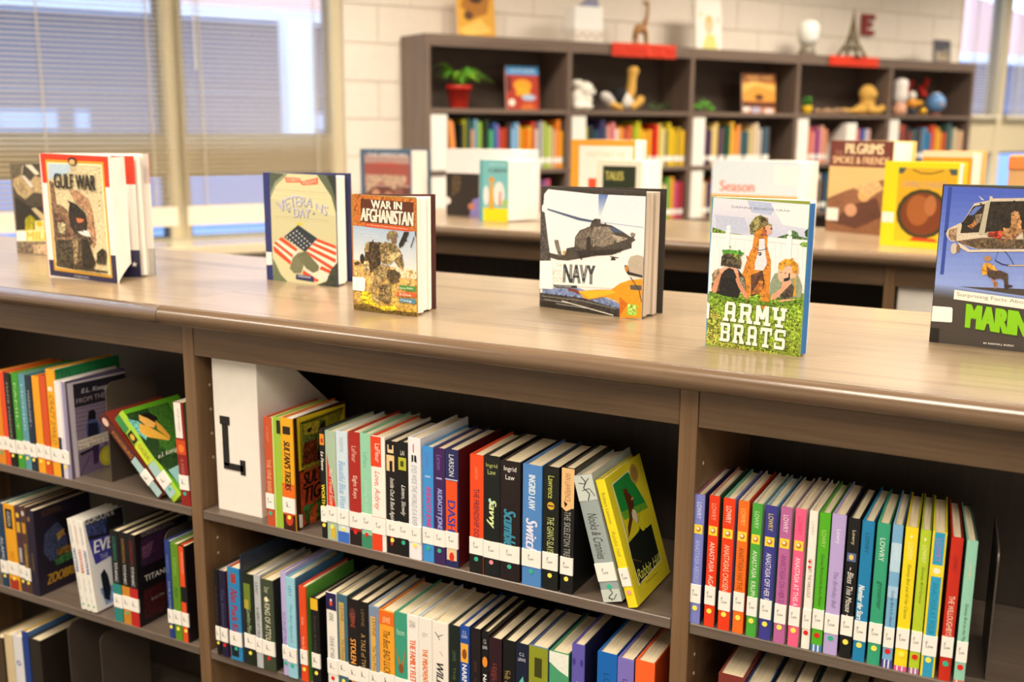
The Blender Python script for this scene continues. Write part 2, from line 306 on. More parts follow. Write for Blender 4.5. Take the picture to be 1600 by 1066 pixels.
ART={
'gulf':[('p','f2ece8',[(25,2475),(1896,2443),(1928,-10),(43,26)],0),('p','dd3a1e',[(25,2475),(1896,2443),(1886,1859),(39,1890)],0),('p','2f2c4c',[(34,350),(1924,328),(1928,-10),(43,26)],0),('p','2f2c4c',[(1766,544),(1923,548),(1928,-10),(1756,69)],0),('p','d09c28',[(162,2356),(1764,2340),(1795,93),(171,138)],0),('p','f3e4b4',[(194,2305),(1717,2294),(1753,142),(227,196)],0),('p','dccba0',[(235,2272),(1685,2255),(1703,183),(257,225)],0.35),('p','b9cfe0',[(235,2272),(859,2274),(835,2120),(209,1947)],0.1),('p','8a6a50',[(227,1948),(354,1899),(400,1484),(651,1390),(800,1057),(809,795),(856,190),(257,225)],0.6),('p','b48a68',[(784,1758),(988,1778),(1299,1623),(1384,1395),(1435,830),(1341,616),(1133,1074),(1233,1337),(925,1531)],0.5),('p','6a5040',[(290,1348),(556,1203),(740,844),(287,820)],0.6),('p','4a4234',[(281,766),(809,795),(856,190),(257,225)],0.7),('p','cbbb92',[(396,1116),(619,1101),(558,887),(375,930)],0.5),('p','2e2622',[(709,1574),(959,1506),(1197,1336),(1228,1104),(1122,969),(858,903),(744,1054),(717,1314),(774,1499)],0.5),('p','d87850',[(930,1233),(1148,1217),(1103,1137),(957,1143)],0.2),('p','3a322a',[(878,1087),(1144,1178),(1222,1052),(1120,943),(821,901)],0.4),('p','5c4c3c',[(783,899),(1264,924),(1357,774),(1166,684),(1249,428),(1337,210),(857,204),(818,532)],0.7),('p','97835f',[(780,873),(961,830),(870,324),(795,319)],0.6),('p','e6e0d0',[(938,959),(1272,1003),(1313,875),(1114,890)],0.4),('p','302820',[(1032,808),(1216,818),(1388,358),(1189,200),(1014,280)],0.6),('p','3a3224',[(1445,571),(1600,671),(1701,612),(1658,350),(1424,360)],0.7),('p','4a3e2c',[(863,257),(1699,222),(1703,183),(857,204)],0.6),('l','2c241c',13,[(494,1488),(792,1318)]),('e','20242c',946,2339,121,77),('e','e8b070',945,2322,80,51),('t','GULF WAR','1c1a1c',[(402,2095),(1547,2083),(1524,1784),(399,1802)],'b'),('t','THE','8a8060',[(887,2198),(1051,2197),(1046,2151),(882,2152)],''),('t','BY MARTIN GITLIN','c8c4cc',[(770,88),(1177,80),(1173,38),(765,43)],'')],
'flag':[('p','25306c',[(0,2157),(200,2139),(176,3),(7,-1)],0),('p','d6cfa4',[(178,2139),(1834,2129),(1835,-7),(163,2)],0.08),('p','4c5848',[(178,2139),(562,2127),(302,1960),(180,1745)],0.1),('p','8a9478',[(562,2127),(656,2130),(330,1891),(181,1651),(180,1745),(302,1960)],0.05),('p','5c6650',[(1389,2138),(1834,2129),(1844,1402),(1732,1737)],0.1),('p','2c342c',[(1627,2132),(1834,2129),(1846,1629),(1753,1919)],0.1),('p','c8c49c',[(181,1651),(1837,1356),(1842,806),(192,748)],0.05),('p','6c7858',[(177,458),(370,135),(555,-7),(163,2)],0.1),('l','a09c80',7,[(263,1823),(1645,1791)]),('l','b0ac90',4,[(261,1783),(1613,1749)]),('l','a09c80',7,[(268,1288),(1671,1274)]),('l','b0ac90',5,[(266,1246),(1654,1232)]),('l','b8b494',5,[(272,1690),(1640,1666)]),('p','d85c34',[(559,2066),(961,2052),(989,1995),(1417,2078),(1406,1952),(1017,1920),(957,1971),(601,1959)],0.1),('t','CELEBRATE','f8e0c8',[(590,2051),(945,2040),(952,1987),(605,1989)],''),('t','HOLIDAYS','f8e0c8',[(1020,1996),(1370,2042),(1377,1974),(1023,1939)],''),('t','VET','3a3a48',[(314,1562),(823,1712),(838,1504),(431,1367)],'b'),('t','ERA','3a3a48',[(823,1712),(1286,1669),(1249,1499),(838,1504)],'b'),('t','NS','3a3a48',[(1338,1607),(1656,1530),(1599,1344),(1348,1469)],'b'),('t','VET','c4c8e4',[(305,1571),(814,1721),(829,1513),(422,1376)],''),('t','ERA','c4c8e4',[(814,1721),(1277,1678),(1240,1508),(829,1513)],''),('t','NS','c4c8e4',[(1329,1616),(1647,1538),(1590,1353),(1339,1478)],''),('t','DAY','3a3a48',[(762,1465),(1211,1463),(1189,1300),(779,1291)],'b'),('t','DAY','c4c8e4',[(753,1474),(1202,1472),(1180,1309),(770,1300)],''),('e','707888',659,1399,31,24),('e','707888',1287,1384,30,23),('e','d8c030',916,1169,68,33),('p','efe0cc',[(207,725),(423,882),(868,649),(635,347),(216,581)],0),('p','dd4a24',[(215,749),(274,789),(723,544),(689,494)],0),('p','dd4a24',[(340,829),(432,887),(838,671),(804,616)],0),('p','dd4a24',[(198,676),(222,697),(664,421),(641,343),(216,581)],0),('p','efe0cc',[(1040,661),(1341,914),(1824,794),(1835,250),(1368,36),(977,278)],0),('p','dd4a24',[(1335,914),(1818,800),(1822,736),(1309,861)],0),('p','dd4a24',[(1262,827),(1820,678),(1817,609),(1214,778)],0),('p','dd4a24',[(1151,743),(1809,539),(1801,468),(1102,688)],0),('p','dd4a24',[(1086,652),(1744,383),(1682,327),(1059,603)],0),('p','dd4a24',[(1442,384),(1681,308),(1649,247),(1379,320)],0),('p','dd4a24',[(976,266),(1370,96),(1307,55),(942,192)],0),('p','24303c',[(486,885),(875,1148),(1356,915),(1038,625)],0),('e','dfe0e0',575,891,19,14),('e','dfe0e0',642,845,19,14),('e','dfe0e0',709,800,19,14),('e','dfe0e0',776,754,19,14),('e','dfe0e0',843,709,19,14),('e','dfe0e0',909,664,19,14),('e','dfe0e0',662,936,19,14),('e','dfe0e0',729,891,19,14),('e','dfe0e0',796,845,19,14),('e','dfe0e0',863,800,18,14),('e','dfe0e0',929,755,19,14),('e','dfe0e0',995,709,19,15),('e','dfe0e0',749,981,19,15),('e','dfe0e0',816,936,18,14),('e','dfe0e0',882,891,19,14),('e','dfe0e0',948,845,19,14),('e','dfe0e0',1015,800,18,14),('e','dfe0e0',1081,755,18,14),('e','dfe0e0',835,1026,19,15),('e','dfe0e0',902,981,18,14),('e','dfe0e0',968,936,18,14),('e','dfe0e0',1034,890,18,15),('e','dfe0e0',1100,845,18,14),('e','dfe0e0',1166,800,18,14),('p','6d6f52',[(834,588),(1055,650),(1381,379),(1362,284),(1222,230),(1040,306)],0.2),('p','7a7b5c',[(834,588),(1014,423),(911,201),(722,186),(616,274),(705,495)],0.2),('l','3c3c2c',10,[(833,552),(982,397)]),('p','232a5c',[(784,172),(1220,166),(1246,50),(764,70)],0),('t','AMANDA DOERING','e8e8f0',[(831,159),(1158,154),(1156,114),(829,118)],''),('p','3a4438',[(1682,332),(1843,483),(1835,-7),(1305,0),(1553,87)],0.3),('p','f4f0e8',[(-12,561),(150,565),(153,312),(-10,295)],0)],
'afg':[('p','c8743a',[(34,1947),(1324,1915),(1307,-11),(11,42)],0.35),('g','a9bdd6','dde0dc',[(24,1433),(1317,1398),(1311,741),(16,860)],0.05),('g','d6b070','c9a24c',[(16,860),(1311,741),(1307,-11),(11,31)],0.35),('p','e8dcc0',[(882,835),(1312,762),(1310,617),(879,626)],0.1),('p','c4702c',[(34,1947),(1324,1915),(1317,1409),(1141,1389),(718,1428),(25,1444)],0.4),('p','5c2c18',[(193,1884),(1245,1865),(1235,1476),(188,1500)],0.2),('t','WAR IN','20100a',[(418,1864),(1025,1852),(1023,1726),(425,1724)],'b'),('t','WAR IN','f8f0dc',[(408,1872),(1015,1860),(1013,1734),(415,1732)],'b'),('t','AFGHANISTAN','20100a',[(214,1725),(1248,1696),(1235,1467),(203,1510)],'b'),('t','AFGHANISTAN','f8f0dc',[(204,1735),(1238,1705),(1225,1477),(193,1520)],'b'),('p','d04820',[(285,1489),(1161,1461),(1155,1390),(284,1426)],0),('t','An Interactive Modern History Adventure','f4d8b0',[(311,1477),(1141,1446),(1141,1409),(310,1440)],''),('t','by Matt Doeden','e8ecf4',[(178,1347),(487,1328),(486,1299),(178,1319)],''),('t','William Reavis','e8ecf4',[(242,1294),(532,1289),(531,1256),(241,1264)],''),('p','4c3c28',[(277,1153),(381,1180),(611,1173),(578,814),(368,651),(242,791)],0.6),('p','b09868',[(277,1153),(355,1168),(338,1009),(247,1003)],0.4),('e','2c2418',205,884,47,85),('p','4a3a24',[(33,819),(151,827),(137,783),(45,766)],0.4),('p','c4b080',[(230,832),(334,861),(356,671),(239,705)],0.5),('p','8f7a50',[(559,1128),(688,1198),(888,1168),(986,1050),(1045,847),(1019,762),(932,797),(834,915),(781,828),(604,837)],0.5),('p','b8a474',[(708,949),(937,1068),(986,1009),(756,827),(706,844)],0.4),('p','8c7850',[(714,1241),(715,1324),(817,1392),(917,1366),(941,1295),(816,1305),(751,1233)],0.4),('p','7c5c40',[(790,1277),(911,1294),(901,1190),(813,1174)],0.2),('p','2c2620',[(1066,1385),(1160,1380),(1038,1157),(962,1111),(951,1172)],0.3),('l','3c3428',9,[(455,1048),(738,1180)]),('p','2c2820',[(1269,1406),(1317,1378),(1316,1276),(1275,1325)],0.2),('l','2c2820',15,[(1257,1314),(1186,1135)]),('p','9c8658',[(434,719),(603,816),(756,806),(727,614),(519,471),(437,294),(373,332),(444,593)],0.5),('p','5a4a30',[(729,741),(856,750),(968,695),(928,546),(775,513),(701,612)],0.5),('p','84704a',[(545,473),(775,513),(784,323),(743,160),(590,200),(527,280)],0.6),('p','b09a68',[(373,310),(515,279),(550,111),(587,50),(457,6),(354,51),(409,185)],0.5),('p','e8c828',[(178,358),(386,311),(396,205),(562,112),(870,140),(920,80),(612,31),(173,164)],0.5),('p','6a5420',[(13,96),(329,135),(613,53),(1295,62),(1307,-11),(11,24)],0.9),('p','c8a038',[(146,140),(690,81),(1271,112),(1270,70),(613,74)],0.9),('p','4c8c3c',[(952,505),(1288,501),(1287,417),(976,434)],0),('t','3 Story Paths','f0f4e0',[(914,471),(1226,481),(1226,439),(913,429)],''),('p','d05c28',[(900,386),(1287,396),(1286,323),(911,313)],0.1),('t','36 Choices','f4ece0',[(950,375),(1188,374),(1187,332),(949,331)],''),('p','4c84a0',[(961,285),(1273,291),(1272,213),(935,220)],0.1),('t','17 Endings','f4f4f0',[(973,271),(1199,270),(1198,221),(973,229)],''),('p','f8f6f0',[(5,568),(236,577),(267,548),(257,365),(230,341),(4,344)],0)],
'navy':[('g','dce6f0','f0ece4',[(19,2062),(2038,1999),(2041,-1),(-2,24)],0.06),('p','3a3430',[(19,2062),(2037,2036),(2038,1999),(1056,1992),(140,2034),(55,1942),(46,1778),(1,1729)],0.5),('p','4c4848',[(2,1658),(74,1639),(155,1149),(218,821),(-8,798)],0.9),('g','5c78b4','dce6f0',[(1149,1991),(1335,1995),(1186,1627),(1160,1626)],0.1),('p','4a5c7c',[(116,1711),(794,1587),(1067,1557),(1055,1522),(767,1544),(146,1678)],0.1),('l','9fb2cc',11,[(1202,1542),(2012,1503)]),('p','46403a',[(705,1258),(799,1380),(989,1449),(1040,1555),(1093,1593),(1201,1588),(1203,1520),(1416,1499),(1629,1411),(1787,1332),(1875,1405),(1840,1314),(1879,1294),(1803,1244),(1806,1155),(1665,1110),(1431,1012),(1110,975),(810,905),(560,849),(361,845),(130,885),(115,967),(331,937),(502,939),(541,1059),(695,1094)],0.4),('p','6f655a',[(719,1259),(827,1370),(1016,1440),(1050,1190),(971,1068),(806,1079),(721,1143)],0.3),('p','857a6c',[(1070,1454),(1364,1473),(1527,1314),(1452,1196),(1267,1137),(1078,1146),(1033,1326)],0.3),('p','4a5874',[(1364,1484),(1523,1449),(1656,1391),(1446,1388)],0.2),('p','b0a492',[(1421,1352),(1737,1306),(1530,1224)],0.3),('e','8a8072',1817,1375,41,35),('p','2c2824',[(939,1274),(1020,1279),(1014,1025),(931,1042)],0.2),('p','2c2824',[(724,1026),(1428,1103),(1664,1144),(1588,1070),(1110,975),(810,905)],0.3),('e','2c2824',1466,924,47,64),('l','2c2824',14,[(1405,988),(1565,978)]),('p','7a7468',[(283,1181),(369,1187),(384,1118),(445,934),(389,906),(314,1066)],0.4),('e','c89c50',495,980,28,38),('p','f4f1ea',[(-8,798),(1592,939),(1750,902),(1791,474),(1448,463),(312,411),(-6,320)],0.03),('t','THE','b0a898',[(334,788),(462,789),(463,723),(335,721)],''),('t','UNITED','c0b4a4',[(178,662),(464,676),(466,581),(179,579)],''),('t','STATES','b0a898',[(281,545),(481,554),(483,464),(283,457)],''),('t','NAVY','26303c',[(499,792),(1115,814),(1118,489),(494,465)],'b'),('p','2c2c30',[(283,416),(766,443),(767,396),(313,364)],0),('t','BY MATT DOEDEN','d0d0d0',[(327,410),(654,428),(654,399),(327,379)],''),('p','7a8cb8',[(52,326),(822,402),(1615,227),(1675,25),(1299,53),(55,132)],0.4),('p','3c3834',[(-5,247),(882,243),(1618,135),(1649,-1),(-2,24)],0.5),('p','28241f',[(-3,102),(745,110),(1622,19),(1462,1),(-2,24)],0.4),('l','d8d4cc',17,[(461,151),(1163,61),(1502,17)]),('l','a8a49c',7,[(54,193),(883,196),(1565,129)]),('l','c8c4bc',7,[(114,138),(745,121)]),('l','b8b4ac',8,[(347,91),(1080,75)]),('p','e8981c',[(796,352),(1180,414),(1449,440),(1604,559),(1786,633),(2042,680),(2048,23),(1623,-4),(1671,141),(1561,267),(1345,314),(1021,234),(910,246)],0.15),('p','f0b428',[(824,350),(1449,434),(1556,405),(1291,320),(1020,245)],0.1),('p','c86c14',[(1611,342),(1773,244),(1623,1)],0.2),('p','7c3424',[(584,378),(739,382),(810,349),(811,301),(712,332),(599,344)],0.2),('p','b4a896',[(1750,925),(1798,1019),(1926,1056),(2029,1038),(2034,747),(1912,736),(1781,769)],0.1),('p','2c2420',[(1686,874),(1751,868),(1781,769),(1963,740),(2035,724),(2036,697),(1756,722),(1702,785)],0.1),('e','c87c30',1732,815,32,49),('p','5c5448',[(1801,555),(2020,570),(2024,486),(1817,477)],0.1),('l','3a342c',18,[(1810,681),(1972,492),(2031,294)]),('p','8cd850',[(1773,232),(1942,235),(1936,60),(1766,59)],0.3),('p','c0ec70',[(1800,212),(1925,214),(1917,81),(1791,80)],0.5),('p','f6f4f0',[(-14,802),(218,811),(271,778),(279,336),(-18,319)],0)],
'army':[('g','e6e6f0','c9cfe8',[(17,2125),(1401,2085),(1416,1611),(0,1631)],0.05),('p','b8c4e4',[(513,2103),(932,2079),(855,1917),(577,1945)],0.1),('p','f0f0f2',[(845,2075),(1401,2085),(1401,1757),(1025,1798)],0.05),('p','c0c8e0',[(46,1886),(481,1865),(559,1665),(312,1628),(79,1680)],0.1),('t','DAPHNE BENEDIS-GRAB','6c7488',[(289,2023),(1109,2001),(1111,1974),(291,1991)],''),('p','7c9c34',[(20,1709),(90,1691),(219,1655),(220,1628),(24,1622)],0.8),('p','93a850',[(311,1639),(471,1632),(471,1616),(312,1617)],0.6),('p','4c7040',[(959,1625),(1097,1676),(1169,1733),(1235,1705),(1259,1654),(1409,1631),(1413,1579),(960,1614)],0.9),('p','2c4c2c',[(1329,1721),(1394,1788),(1409,1631),(1344,1659)],0.8),('p','f3eff0',[(12,1632),(1405,1610),(1441,892),(-17,760)],0.02),('l','b8b4bc',4,[(26,1575),(643,1556)]),('l','b8b4bc',5,[(821,1552),(1394,1536)]),('l','c4c0c8',3,[(143,1563),(148,1110)]),('l','c4c0c8',3,[(373,1555),(370,1391)]),('l','c4c0c8',3,[(497,1552),(508,1138)]),('l','c4c0c8',3,[(942,1538),(953,1173)]),('l','c4c0c8',3,[(1019,1532),(1028,1287)]),('l','c4c0c8',3,[(1256,1527),(1260,1304)]),('l','c4c0c8',3,[(1321,1520),(1330,1203)]),('p','f8f6f6',[(219,1655),(282,1659),(285,1363),(222,1359)],0),('l','9c98a4',4,[(288,1648),(285,1363)]),('e','f8f6f6',258,1718,30,32),('e','f8f6f6',255,1668,39,20),('p','f8f6f6',[(1093,1654),(1163,1648),(1169,1297),(1104,1292)],0),('l','9c98a4',5,[(1166,1643),(1167,1318)]),('e','f8f6f6',1131,1688,28,34),('p','6c9440',[(1271,1554),(1327,1584),(1391,1578),(1393,1515),(1300,1519)],0.8),('g','86ae30','8a9e34',[(16,796),(1402,826),(1376,-11),(0,29)],0.75),('p','b4b04c',[(18,565),(213,453),(180,84),(522,57),(840,29),(1102,12),(1104,-12),(0,29)],0.7),('p','d8882c',[(636,1691),(709,1770),(786,1774),(827,1638),(824,1487),(891,1298),(898,1082),(880,709),(863,620),(796,624),(727,1046),(615,1037),(598,727),(541,733),(489,1071),(537,1228),(615,1452),(630,1583)],0.3),('p','d8882c',[(644,1475),(598,1425),(520,1196),(503,1050),(546,1005),(565,813),(592,767),(625,778),(620,1011),(663,1127),(824,1171),(846,935),(824,741),(835,693),(907,708),(890,875),(887,1255),(843,1394),(814,1487)],0.3),('p','5c3c2c',[(617,1075),(784,1152),(817,1012),(807,899),(730,812),(633,787)],0.4),('p','b06c2c',[(752,1006),(793,1010),(799,899),(729,828),(632,803),(677,888)],0.3),('p','e8e2ea',[(708,1587),(785,1592),(807,1400),(837,1272),(788,1160),(698,1164),(671,1260),(709,1371)],0.08),('p','e8e2ea',[(665,1239),(698,1384),(796,1375),(833,1236),(784,1152),(670,1151)],0.08),('l','4c5c74',11,[(637,1469),(728,1427),(821,1455)]),('e','202024',731,1380,24,26),('e','c8c8cc',727,1381,10,10),('p','e0a890',[(787,1764),(829,1788),(874,1769),(879,1684),(827,1643),(791,1678)],0.2),('p','a85c3c',[(777,1731),(812,1701),(816,1637),(717,1631)],0.3),('e','241810',771,1739,14,10),('e','2c1c18',871,1737,13,14),('p','8c8450',[(569,1676),(574,1795),(636,1884),(712,1915),(791,1881),(828,1809),(878,1790),(869,1768),(807,1786),(711,1738),(627,1647),(582,1644)],0.5),('p','3c3824',[(713,1888),(780,1881),(816,1829),(760,1837),(741,1793),(717,1824)],0.3),('p','b0a868',[(617,1829),(681,1876),(685,1801),(631,1766)],0.3),('l','4c4428',7,[(582,1650),(637,1669),(721,1744),(818,1792)]),('p','4c4436',[(49,832),(63,1063),(129,1125),(431,1141),(528,1036),(562,878),(531,826),(60,768)],0.5),('p','a08868',[(47,1045),(129,1125),(181,1105),(138,938),(70,916)],0.4),('p','8c8070',[(437,1028),(520,1035),(562,862),(514,841)],0.4),('p','181818',[(185,1024),(437,1028),(474,805),(452,746),(232,750),(163,777)],0.4),('p','d0906c',[(49,832),(102,968),(196,1138),(254,1151),(240,1109),(177,1007),(128,790),(78,769)],0.15),('p','d0906c',[(380,1153),(432,1125),(465,966),(600,784),(611,737),(544,747),(444,900),(387,1024)],0.15),('p','e0a888',[(146,1118),(262,1168),(414,1155),(434,1093),(165,1071)],0.1),('p','222022',[(184,1040),(231,1109),(296,1154),(365,1135),(417,1027),(389,984),(285,1048),(203,1001)],0.2),('p','4c4434',[(174,1169),(179,1299),(219,1358),(335,1383),(446,1334),(476,1240),(464,1151),(380,1161),(211,1180)],0.7),('p','7c8c3c',[(269,1370),(368,1393),(463,1320),(441,1270),(338,1327)],0.6),('l','3a342a',16,[(176,1202),(312,1188),(463,1162)]),('p','4f9c34',[(180,1396),(283,1411),(401,1403),(510,1379),(486,1353),(370,1353),(286,1363),(203,1333)],0.4),('p','4f9c34',[(280,1467),(315,1453),(296,1428)],0.2),('p','8c9c80',[(900,828),(899,987),(956,1126),(1019,1147),(1290,1114),(1345,978),(1340,821),(1056,794)],0.2),('p','4c4438',[(1046,952),(1167,1057),(1254,939),(1268,830),(1056,794)],0.3),('p','d8a080',[(918,813),(1048,921),(1074,1018),(1183,1058),(1202,1013),(1113,910),(993,772),(929,750)],0.12),('p','d8a080',[(996,709),(1057,770),(1230,803),(1264,774),(1235,732)],0.12),('p','e8b898',[(999,1201),(1029,1235),(1157,1229),(1257,1143),(1252,1096),(1182,1074),(1042,1015),(1007,1075)],0.08),('p','dc9c30',[(999,1209),(1011,1273),(1087,1333),(1181,1340),(1271,1284),(1286,1176),(1259,1112),(1261,939),(1276,838),(1229,826),(1244,969),(1218,1124),(1179,1246),(1123,1258),(1048,1181)],0.3),('p','e8b898',[(1186,1145),(1256,1151),(1252,1088),(1205,1084)],0.05),('e','4c3424',1042,1149,12,7),('e','4c3424',1106,1143,12,7),('l','b87860',3,[(1039,1078),(1079,1073)]),('p','1c2024',[(1087,1066),(1150,1087),(1154,1147),(1170,1148),(1174,1073),(1145,1032),(1090,1027)],0.1),('p','e0a888',[(1074,1018),(1183,1051),(1202,1013),(1126,951),(1069,970)],0.1),('p','5c8420',[(16,796),(232,750),(603,720),(963,722),(1372,808),(1376,745),(901,676),(235,701),(18,747)],0.9),('A','ARMY',[(236,675),(1168,654),(1177,379),(226,396)]),('A','BRATS',[(192,368),(1186,352),(1180,70),(188,98)]),('p','f8f6f2',[(-3,646),(37,609),(35,401),(-9,405)],0)],
'marine':[('g','4660c8','8ca4e4',[(9,2286),(1829,2277),(1957,932),(-12,841)],0.05),('g','8ca4e4','484440',[(6,877),(1753,764),(1767,624),(-7,676)],0.05),('p','46403c',[(-7,676),(1767,624),(1825,-45),(3,-16)],0.08),('p','2c48a4',[(67,2276),(120,2274),(111,1011),(61,1007)],0.05),('p','cfc4b0',[(91,1613),(116,1679),(302,1787),(434,2056),(631,2109),(626,2165),(661,2167),(670,2136),(1836,2206),(1909,1507),(904,1442),(552,1410),(368,1449),(290,1509),(168,1500),(107,1562)],0.15),('p','a08468',[(129,1667),(237,1699),(240,1518),(167,1513),(125,1576)],0.3),('p','6c5a44',[(229,1505),(585,1580),(1899,1604),(1908,1513),(552,1417),(392,1451)],0.5),('p','2a241c',[(286,1625),(302,1780),(432,2017),(577,2056),(558,1871),(530,1653)],0.4),('p','5c74c0',[(366,1886),(451,2006),(545,2023),(502,1970),(437,1890)],0.2),('p','b87c44',[(367,1733),(447,1776),(455,1827),(496,1766),(430,1698)],0.4),('p','8a7460',[(461,1892),(554,1922),(541,1794),(484,1765)],0.4),('p','2a231e',[(606,1670),(645,2091),(1840,2170),(1886,1725)],0.6),('p','b8b49c',[(533,1627),(561,1846),(599,2076),(644,2103),(627,1900),(610,1632)],0.1),('p','a87c50',[(927,1941),(969,1981),(1029,1959),(1048,1873),(1075,1837),(1060,1748),(1109,1714),(1026,1621),(963,1554),(957,1616),(895,1536),(871,1547),(906,1664),(856,1584),(839,1634),(854,1723),(946,1742)],0.4),('p','8c6c4c',[(1097,1726),(1189,1831),(1317,1912),(1445,1747),(1358,1493),(1127,1527)],0.5),('p','c89c6c',[(960,1956),(1016,1971),(1021,1921),(976,1906)],0.1),('p','c84828',[(649,1660),(834,1691),(843,1596),(773,1585),(690,1599)],0.6),('p','d8cab0',[(267,1494),(356,1448),(433,1396),(1907,1519),(1911,1483),(412,1364),(284,1430)],0.1),('e','c8bcac',220,1400,45,80),('e','7c6450',277,1404,25,60),('p','d8d8dc',[(478,2172),(560,2112),(537,2105)],0),('e','202020',85,1636,14,21),('l','2c3464',9,[(895,1409),(960,1338),(1029,1229)]),('l','2c3464',17,[(779,1273),(878,1223),(984,1212)]),('l','3c4474',5,[(808,1403),(779,1273)]),('l','c8ac84',17,[(961,1211),(1246,1240)]),('l','2c3c8c',6,[(930,1042),(937,901)]),('p','d89c3c',[(613,1131),(641,1224),(712,1229),(762,1195),(865,1100),(743,1142),(727,1063),(632,1055)],0.4),('e','a8845c',682,1291,49,41),('p','5c4430',[(680,1188),(745,1129),(877,1101),(961,1083),(942,1030),(780,1003),(703,1061)],0.4),('p','d89c3c',[(608,1137),(685,1143),(681,1070),(650,1043)],0.4),('p','4a3830',[(689,1107),(863,1134),(966,1094),(980,940),(937,936),(904,1053),(798,1008),(718,1025)],0.3),('p','3c2c28',[(936,948),(1046,934),(1037,915),(943,870)],0.2),('p','a87850',[(741,1027),(812,973),(841,963),(838,873),(816,871),(780,958)],0.3),('p','f0ece4',[(279,805),(1809,723),(1818,583),(280,667)],0),('t','Surprising Facts About','8a7c68',[(317,772),(1292,736),(1296,671),(321,702)],''),('t','MARINES','3c5c0c',[(472,630),(1564,570),(1575,192),(489,252)],'bb'),('t','MARINES','86cc10',[(482,619),(1551,560),(1560,203),(489,267)],'bb'),('t','BY KRISTIN J. RUSSO','e8e4dc',[(737,83),(1135,91),(1138,58),(740,51)],'b'),('p','f6f4f0',[(-7,539),(261,544),(279,524),(289,332),(275,321),(-6,310),(-9,388)],0),('p','181614',[(8,213),(115,212),(121,-2),(3,-16)],0.2)],
'left':[('p','4a443a',[(34,2097),(1179,2144),(1078,0),(28,-30)],0.4),('p','6a6250',[(34,2097),(376,2093),(319,1856),(32,1801)],0.3),('l','d8ccb8',23,[(391,2081),(337,1880)]),('p','e4dcc8',[(454,2094),(655,2098),(878,1892),(753,1866)],0.1),('p','bca67c',[(58,1754),(320,1867),(583,1721),(719,1842),(1141,1782),(1104,1429),(647,1462),(380,1288),(145,1424),(41,1611)],0.3),('l','4c4438',19,[(112,1685),(245,1474)]),('l','4c4438',19,[(240,1712),(336,1453)]),('l','4c4438',19,[(329,1667),(458,1433)]),('p','d8d4d0',[(333,1844),(567,1578),(663,1605),(609,1674),(411,1846)],0.1),('p','2c2826',[(71,1326),(518,1126),(1074,1145),(1045,859),(486,838),(300,566),(30,554)],0.3),('p','c8b890',[(543,1079),(671,1107),(1045,859),(1035,764),(797,850)],0.2),('p','a8a01c',[(329,832),(496,934),(626,843),(551,577),(300,566)],0.4),('p','f0e89c',[(13,542),(1020,620),(1021,333),(16,287)],0.05),('t','MILITARY','d8b818',[(333,531),(1870,621),(1854,396),(310,325)],'b'),('p','e8e0a0',[(621,795),(919,831),(896,615),(599,591)],0.1),('e','d8b818',754,729,93,72),('p','f8f6f0',[(23,542),(281,541),(331,507),(309,312),(10,291)],0),('p','8c7c68',[(22,282),(1020,328),(1016,-4),(28,-30)],0.6),('p','d8bc94',[(511,213),(1015,285),(1019,21),(522,20)],0.3)],
'rabbit':[('p','f0f0d8',[(195,1801),(859,1814),(1203,268),(228,246)],0),('p','c8c82c',[(219,1782),(826,1804),(1167,289),(256,259)],0.1),('p','1f8c3c',[(219,1782),(826,1804),(1177,1190),(275,1270)],0.15),('p','6aac30',[(264,1348),(1163,1220),(1197,1118),(300,1213)],0.1),('p','d8d028',[(300,1213),(1197,1118),(1177,786),(281,946)],0.05),('p','141c18',[(241,886),(651,917),(740,950),(820,871),(1164,869),(1162,765),(1167,289),(256,259),(224,669)],0.3),('p','5c3018',[(505,1619),(624,1607),(663,1519),(756,1414),(740,1293),(577,1245),(575,1145),(387,1009),(281,946),(349,1096),(483,1201),(526,1362),(503,1520)],0.3),('p','e0d8c0',[(642,1274),(752,1212),(749,1061),(647,1057),(573,1171)],0.1),('l','5c3018',10,[(766,1233),(735,1040),(928,1206)]),('l','5c3018',8,[(661,1759),(557,1603)]),('l','5c3018',8,[(419,1633),(557,1603)]),('e','c89858',733,1409,54,17),('e','b89848',1007,1720,158,150),('e','98783a',1007,1720,112,111),('t','Rabbit Hill','d8e060',[(245,463),(1155,403),(1167,268),(261,295)],'i'),('t','Robert Lawson','90901c',[(469,214),(939,198),(934,161),(475,173)],''),('l','8c6020',8,[(236,640),(502,503)])],
